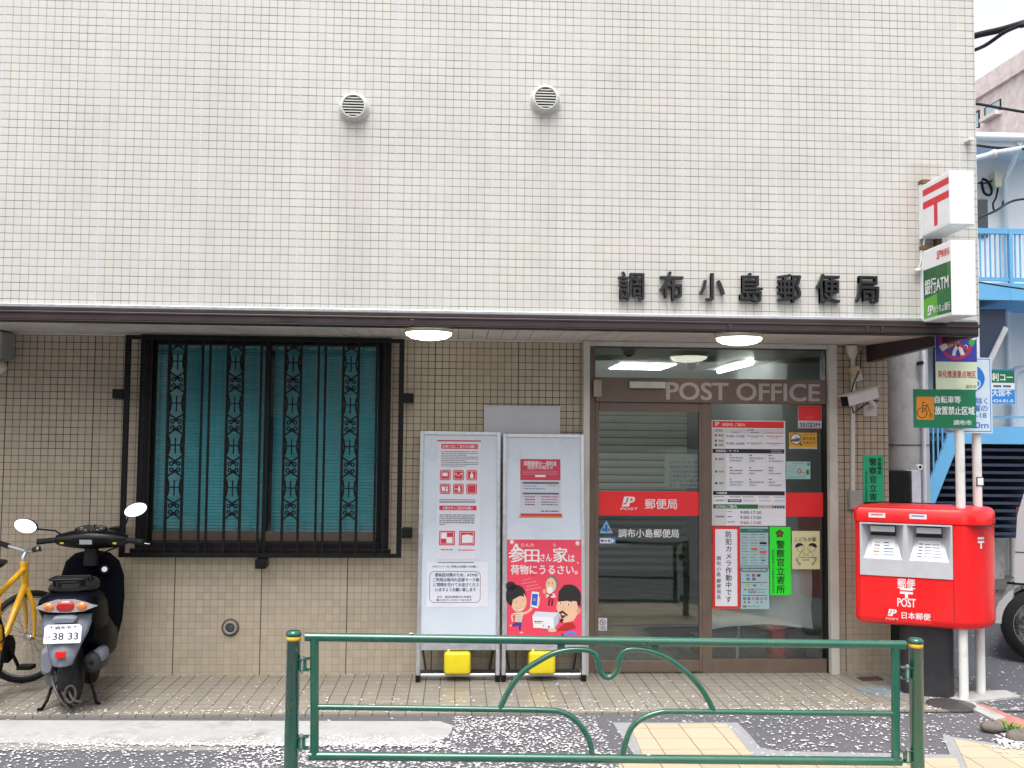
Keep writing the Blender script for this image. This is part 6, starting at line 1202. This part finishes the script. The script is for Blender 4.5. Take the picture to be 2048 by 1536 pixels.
# pipes, boxes at street level
q = MB(); c = [hpx(x, y, HYW-0.12) for x, y in ((2050, 738), (2034, 740), (2026, 750), (2026, 790), (2026, 1030))]; q.tube(crv(c, 4), 0.045, mat('vent_pipe', (0.62, 0.63, 0.70), 0.45, 0, 0.06, 3, dirt=(0.4, 0.25, 0.12), dirt_amt=0.4, dscale=5), 12); q.build('vent_pipe', wh_)
q = MB(); a, bq = hpx(1986, 908, HYW-0.2), hpx(2016, 958, HYW-0.2); q.box(a.x, bq.x, HYW-0.2, HYW-0.001, bq.z, a.z, off); q.tube([(a.x+0.03, HYW-0.1, bq.z), (a.x+0.03, HYW-0.1, bq.z-0.16), (a.x+0.14, HYW-0.1, bq.z-0.18), (a.x+0.14, HYW-0.1, bq.z-0.5)], 0.018, off, 8); q.build('electric_box', wh_)
q = MB(); a, bq = hpx(1990, 1032, HYW-0.3), hpx(2009, 1158, HYW-0.3); q.box(a.x-0.3, bq.x, HYW-0.3, HYW-0.26, bq.z, a.z, mat('rusty_white_panel', (0.58, 0.57, 0.55), 0.6, 0, 0.1, 5, dirt=(0.16, 0.07, 0.03), dirt_amt=0.9, dscale=9)); q.build('panel', wh_)
q = MB(); a, bq = hpx(1960, 1160, HYW-0.4), hpx(2030, 1200, HYW-0.4); q.box(a.x-1.5, bq.x+2, HYW-0.4, HYW-0.002, -0.05, a.z, gutm); q.build('base_wall', wh_)
# ---- pink apartment block far behind
pk_ = mat('pink_tile', (0.70, 0.60, 0.58), 0.6, 0, 0.14, 3.5, dirt=(0.40, 0.28, 0.25), dirt_amt=0.4, dscale=5)
A_, B2 = P(1930, 300, Y=26.5), P(2075, 300, Y=22.5); zt1 = P(1957, 168, Y=25.7).z
apt = thing('apartment_block', 'pink tiled apartment block with slanting roofline rising behind the white house', 'apartment block', (A_.x, A_.y, 0))
dirv = Vector((B2.x-A_.x, B2.y-A_.y, 0)); nrm_ = Vector((dirv.y, -dirv.x, 0)).normalized(); bk_ = -nrm_*8
A0, B0 = Vector((A_.x, A_.y, 0)), Vector((B2.x, B2.y, 0))
q = MB(); q.prism([A0, B0, B0+Vector((0, 0, zt1)), A0+Vector((0, 0, zt1))], bk_, pk_); q.build('wall', apt)
q = MB(); q.prism([A0+nrm_*0.12+Vector((0, 0, zt1-0.55)), B0+nrm_*0.12+Vector((0, 0, zt1-0.55)), B0+nrm_*0.12+Vector((0, 0, zt1+0.05)), A0+nrm_*0.12+Vector((0, 0, zt1+0.05))], -nrm_*0.118, pk_); q.build('parapet', apt)
def on_apt(px, py):
    d = _r*((px-CX)/FPX)+_u*((CY-py)/FPX)+_f; t = (A0-CAM).dot(nrm_)/d.dot(nrm_); return CAM+d*t
for c4 in ((1970, 206, 2003, 230), (1930, 226, 1960, 266)):
    a, bq = on_apt(c4[0], (c4[1]+c4[3])/2), on_apt(c4[2], (c4[1]+c4[3])/2); h_ = (c4[3]-c4[1])/2000*30
    z_ = (a.z+bq.z)/2
    f_ = lambda p, z, o: Vector((p.x, p.y, z))+nrm_*o
    q = MB(); q.prism([f_(a, z_-h_/2, 0.03), f_(bq, z_-h_/2, 0.03), f_(bq, z_+h_/2, 0.03), f_(a, z_+h_/2, 0.03)], -nrm_*0.028, blk); wq = q.build('window', apt)
    a2, b3 = a.lerp(bq, 0.1), a.lerp(bq, 0.95); q = MB(); q.prism([f_(a2, z_-h_*0.42, 0.036), f_(b3, z_-h_*0.42, 0.036), f_(b3, z_+h_*0.40, 0.036), f_(a2, z_+h_*0.40, 0.036)], -nrm_*0.005, mat('far_pane', (0.35, 0.45, 0.52), 0.15)); q.build('pane', wq)
    q = MB(); q.prism([f_(a, z_-h_/2-0.14, 0.22), f_(bq, z_-h_/2-0.14, 0.22), f_(bq, z_-h_/2-0.02, 0.22), f_(a, z_-h_/2-0.02, 0.22)], -nrm_*0.218, pk_); q.build('sill', wq)
# ---- overhead cables
def cable(pts, Y0, Y1, r, label, name='overhead_cable'):
    n = len(pts); w_ = [P(x, y, Y=Y0+(Y1-Y0)*i/(n-1)) for i, (x, y) in enumerate(pts)]; e_ = (w_[-1]-w_[-2]).normalized(); w_ += [w_[-1]+e_*3+Vector((0, 0, 0.12)), w_[-1]+e_*9+Vector((0, 0, 0.9))]
    q = MB(); q.tube(crv(w_, 5), r, mat('cable_black', (0.010, 0.010, 0.014), 0.6), 8); tag(q.build(name), label, 'cable', 'cables over the side street')
cable([(1880, 92), (1952, 71), (2000, 60), (2048, 46), (2110, 26)], 3.2, 2.2, 0.032, 'thick black overhead cable bundle, topmost against the white sky')
cable([(1900, 118), (1952, 99), (1975, 88), (2010, 64), (2048, 48), (2110, 24)], 3.3, 2.1, 0.018, 'black cable slanting up to join the thick topmost bundle')
cable([(1900, 202), (1956, 208), (2000, 216), (2048, 224), (2110, 234)], 4.0, 4.4, 0.016, 'grey overhead cable crossing in front of the pink block window')
cable([(1900, 284), (1956, 291), (1990, 295), (2048, 298), (2110, 304)], 4.3, 4.6, 0.015, 'dark overhead cable along the white house roof edge')
cable([(1900, 468), (1957, 436), (1990, 422), (2020, 404), (2048, 398), (2110, 394)], 4.0, 4.2, 0.012, 'thin black cable sagging across the white wall above the blue balcony')
cable([(1900, 552), (1962, 565), (2048, 578), (2110, 584)], 3.9, 4.2, 0.009, 'thin cable crossing the blue balcony slab')
q = MB(); q.tube(crv([P(x, y, Y=4.35) for x, y in ((1860, 336), (1957, 316), (1985, 308), (2020, 302))]+[P(2060, 296, Y=4.9), P(2085, 296, Y=HYW-0.02)]), 0.036, mat('sleeve_grey', (0.50, 0.55, 0.60), 0.4), 10); q.ball(P(1988, 308, Y=4.35), 0.05, off, 10, 7); tag(q.build('cable_sleeve'), 'thick pale grey cable sleeve with a white joint below the house roof', 'cable', 'cables over the side street')
# ================================================================== VAN
vs_m = mat('van_silver', (0.64, 0.65, 0.66), 0.30, 0.35, 0.04, 3, coat=0.5); vgl = mat('van_glass', (0.012, 0.014, 0.018), 0.06, 0, 0.1, 3, coat=0.6)
VY = P(2040, 1322, Z=0.0).y; VXL = P(2016, 1200, Y=VY).x+0.03
vt = thing('silver_van', 'silver van parked in the side street, cut off by the right edge of the photo', 'van', (VXL, VY, 0), -R(33))
VO = VY; VZ_ = VXL
def vz(py): return P(2040, py, Y=VY).z
zroof, zbelt, zbot = vz(955), vz(1090), vz(1250)
prof = [(0.0, vz(1248)), (0.0, vz(1200)), (0.025, vz(1165)), (0.02, vz(1150)), (0.05, vz(1030)), (0.10, vz(985)), (0.17, vz(962)), (0.32, zroof), (3.0, zroof+0.03), (3.2, zroof-0.08), (3.36, zbelt), (3.4, zbelt-0.2), (3.4, zbot)]
# wheel arch cut into the lower edge
WC = 0.20; WRR = 0.285
arch = [(WC+WRR*1.16*math.cos(R(a)), max(zbot, 0.28+WRR*1.16*math.sin(R(a)))) for a in range(0, 181, 15)]
arch2 = [(2.75+WRR*1.16*math.cos(R(a)), max(zbot, 0.28+WRR*1.16*math.sin(R(a)))) for a in range(0, 181, 15)]
pts = prof+arch2+arch
q = MB(); q.prism([(x, -0.02, z) for x, z in pts], (0, 1.40, 0), vs_m); q.build('body', vt, local=True, bevel=0.03, seg=3)
q = MB(); q.prism([(x, -0.026, z) for x, z in ((0.15, vz(1068)), (0.135, vz(1050)), (0.16, vz(1000)), (0.22, vz(985)), (0.95, vz(985)), (0.95, vz(1070)), (0.2, vz(1074)))], (0, 0.005, 0), vgl); q.prism([(x, -0.026, z) for x, z in ((1.05, vz(1070)), (1.05, vz(985)), (2.7, vz(985)), (3.1, vz(1070)))], (0, 0.005, 0), vgl); q.build('side_window', vt, local=True)
q = MB(); q.box(-0.015, 0.012, 1.15, 1.27, vz(1090), vz(1030), mat('lens_red', None)); q.build('tail_lamp', vt, local=True, bevel=0.01)
q = MB(); q.box(-0.03, 0.30, -0.028, 0.01, vz(1168), vz(1164), blk); q.box(0.03, 1.0, -0.0225, -0.02, vz(1104), vz(1102), dgrey); q.build('trim_line', vt, local=True)
for x in (WC, 2.75):
    q = MB(); q.lathe([(WRR*0.66, -0.02), (WRR*0.95, -0.015), (WRR, 0.02), (WRR, 0.14), (WRR*0.9, 0.17)], (x, -0.01, WRR), rubber, 40, 'y'); wq = q.build('wheel', vt, local=True)
    q = MB(); q.lathe([(WRR*0.67, -0.018), (WRR*0.62, 0.0), (WRR*0.60, 0.06), (0.001, 0.07)], (x, -0.01, WRR), dgrey, 32, 'y'); q.lathe([(WRR*0.67, -0.020), (WRR*0.60, -0.016), (WRR*0.60, 0.004)], (x, -0.01, WRR), steel, 32, 'y'); q.lathe([(0.045, -0.02), (0.03, -0.026), (0.001, -0.026)], (x, -0.01, WRR), steel, 16, 'y')
    for k in range(5):
        for d_ in (-0.13, 0.13): a_ = k/5*6.283+0.35; q.bar((x+0.04*math.cos(a_), -0.022, WRR+0.04*math.sin(a_)), (x+WRR*0.61*math.cos(a_+d_), -0.018, WRR+WRR*0.61*math.sin(a_+d_)), 0.018, 0.02, steel, (0, 1, 0))
    q.build('rim', wq, local=True)
# ================================================================== BUILDINGS ACROSS THE ROAD (seen mirrored in the glass)
ow = mat('opposite_wall', (0.40, 0.39, 0.37), 0.8, 0, 0.2, 0.6); og = mat('opposite_glass', (0.03, 0.035, 0.04), 0.1); oh = mat('opposite_dark', (0.05, 0.055, 0.05), 0.8, 0, 0.3, 0.8)
for (x0, x1, z, lb, wall) in ((-14, -3.5, 6.2, 'grey house across the road mirrored in the window, left of the brown one', ow), (-2.6, 5.4, 5.2, 'brown house across the road facing the post office, middle of three', mat('opposite_brown', (0.16, 0.125, 0.10), 0.8, 0, 0.2, 0.6)), (13, 24, 6.6, 'dark house across the road facing the post office, right of the brown one', oh)):
    t = thing('opposite_house', lb, 'house', ((x0+x1)/2, -15, 0), 0, 'houses across the road')
    q = MB(); q.box(x0, x1, -22, -15, 0, z, wall); q.build('wall', t)
    q = MB(); q.prism([(x0-0.4, -14.4, z+0.001), (x0-0.4, -18.5, z+1.6), (x0-0.4, -22.6, z+0.001)], (x1-x0+0.8, 0, 0), oh); q.build('roof', t)
    k = x0+0.8
    while k < x1-1.6:
        for zz in (0.9, 3.6): q = MB(); q.box(k, k+1.3, -15.001, -14.95, zz, zz+1.3, og); q.build('window', t)
        k += 2.4
# ================================================================== FALLEN PETALS
pm_ = mat('petal', (0.80, 0.72, 0.76), 0.6, 0, 0.08, 30)
_n = pm_.node_tree; _b = _n.nodes['Principled BSDF']; _g = _n.nodes.new('ShaderNodeNewGeometry'); _c = _n.nodes.new('ShaderNodeValToRGB'); _c.color_ramp.elements[0].color = (0.58, 0.52, 0.53, 1); _c.color_ramp.elements[1].color = (0.78, 0.755, 0.765, 1); _c.color_ramp.elements[1].position = 0.55
_n.links.new(_g.outputs['Random Per Island'], _c.inputs[0]); _n.links.new(_c.outputs[0], _b.inputs['Base Color'])
pe = MB(); rnd = random.Random(11)
def noise2(x, y): return 0.5+0.25*math.sin(x*3.1+1.3*math.sin(y*5.7))+0.25*math.sin(y*9.3+x*1.7+math.sin(x*6.1))
def petal(x, y, z, s):
    a = rnd.uniform(0, 6.283); ca, sa = math.cos(a), math.sin(a); t1, t2 = rnd.uniform(-0.25, 0.25), rnd.uniform(-0.25, 0.25)
    pts = ((0.55, 0), (0.25, 0.42), (-0.3, 0.38), (-0.5, 0), (-0.3, -0.38), (0.25, -0.42))
    o = len(pe.v)
    for u, v in pts:
        u *= s; v *= s; pe.v.append(Vector((x+u*ca-v*sa, y+u*sa+v*ca, z+0.0015+abs(u*t1+v*t2)+abs(v)*0.25)))
    pe.f.append((o, o+1, o+2, o+3, o+4, o+5)); pe.m.append(0); pe.sm.append(False)
pe.mi(pm_)
def scatter(n, fn, x0, x1, y0, y1):
    """fn(px,py)->density 0..1 in photo pixels, sampled over a ground patch"""
    k = 0; tries = 0
    while k < n and tries < n*60:
        tries += 1
        x, y = rnd.uniform(x0, x1), rnd.uniform(y0, y1)
        if rnd.random() < fn(x, y): petal(x, y, 0.0 if y > 0.03 and x < a1.x else (-0.008 if y > 0 else -0.010), rnd.choice((rnd.uniform(0.007, 0.013), rnd.uniform(0.011, 0.020)))); k += 1
Xd0, Xd1 = P(440, 1500, Z=0).x, P(1225, 1500, Z=0).x
Xk = P(905, 1465, Z=0).x
def dens_front(x, y):
    n_ = noise2(x, y)
    if y > -0.02: return 0.0
    if x < Xd0: 
        return (0.10 if y > -0.40 else 0.32)*(0.5+n_)*(0.15 if -0.36 < y else 1)
    if x < Xk: return (0.95 if y < -0.36-0.05*(n_-0.5) else 0.05)*(0.7+0.4*n_)
    if x < Xd1: return 0.95*(0.55+0.6*n_)
    return 0.17*(0.5+n_)
scatter(13500, dens_front, -0.6, 7.2, -1.75, -0.02)
def dens_edge(x, y):
    d = 0.0
    if x > Xk: d = 0.9*max(0, 1-(y-0.02)/0.10)
    else: d = 0.25*max(0, 1-(y-0.02)/0.14)
    return min(1, d+0.10*math.exp(-(y/0.32)**2)+0.018)
scatter(1900, dens_edge, -0.7, 6.6, 0.045, 1.0)
def dens_wall(x, y): return 0.5*math.exp(-((1.045-y)/0.02)**2)*(1 if noise2(x*3, 1) > 0.45 else 0.2)
scatter(130, dens_wall, 0.4, 3.9, 0.9, 1.04)
def dens_street(x, y): return 0.5*(0.4+noise2(x*0.7, y*0.7)) if x > 6.22 or y > 1.4 else 0.0
scatter(2600, dens_street, 6.0, 11, 0.1, 6.5)
# drift along the foot of the kerb ramp, a few on the rails
for k in range(700):
    px = rnd.uniform(100, 900); c = P(px, 1489+rnd.gauss(0, 2.2)+ (px-100)*0.003, Z=-0.009); petal(c.x, c.y, -0.008, rnd.uniform(0.011, 0.019))
for k in range(260): c = P(rnd.uniform(2000, 2048)+rnd.gauss(0, 8), rnd.gauss(1478, 8)+rnd.uniform(0, 14), Z=0.0); petal(c.x, c.y, 0.002, rnd.uniform(0.012, 0.02))
for (px, py) in ((1306, 1279), (823, 1270), (1297, 1513)): c = gp(px, py); petal(c.x, GYR-0.004, c.z+0.004, 0.022)
me_ = bpy.data.meshes.new('cherry_petals'); me_.from_pydata(pe.v, [], pe.f); me_.materials.append(pm_)
po_ = bpy.data.objects.new('cherry_petals', me_); COL.objects.link(po_); tag(po_, 'white cherry petals scattered over the paving and asphalt', 'petals'); po_['kind'] = 'stuff'
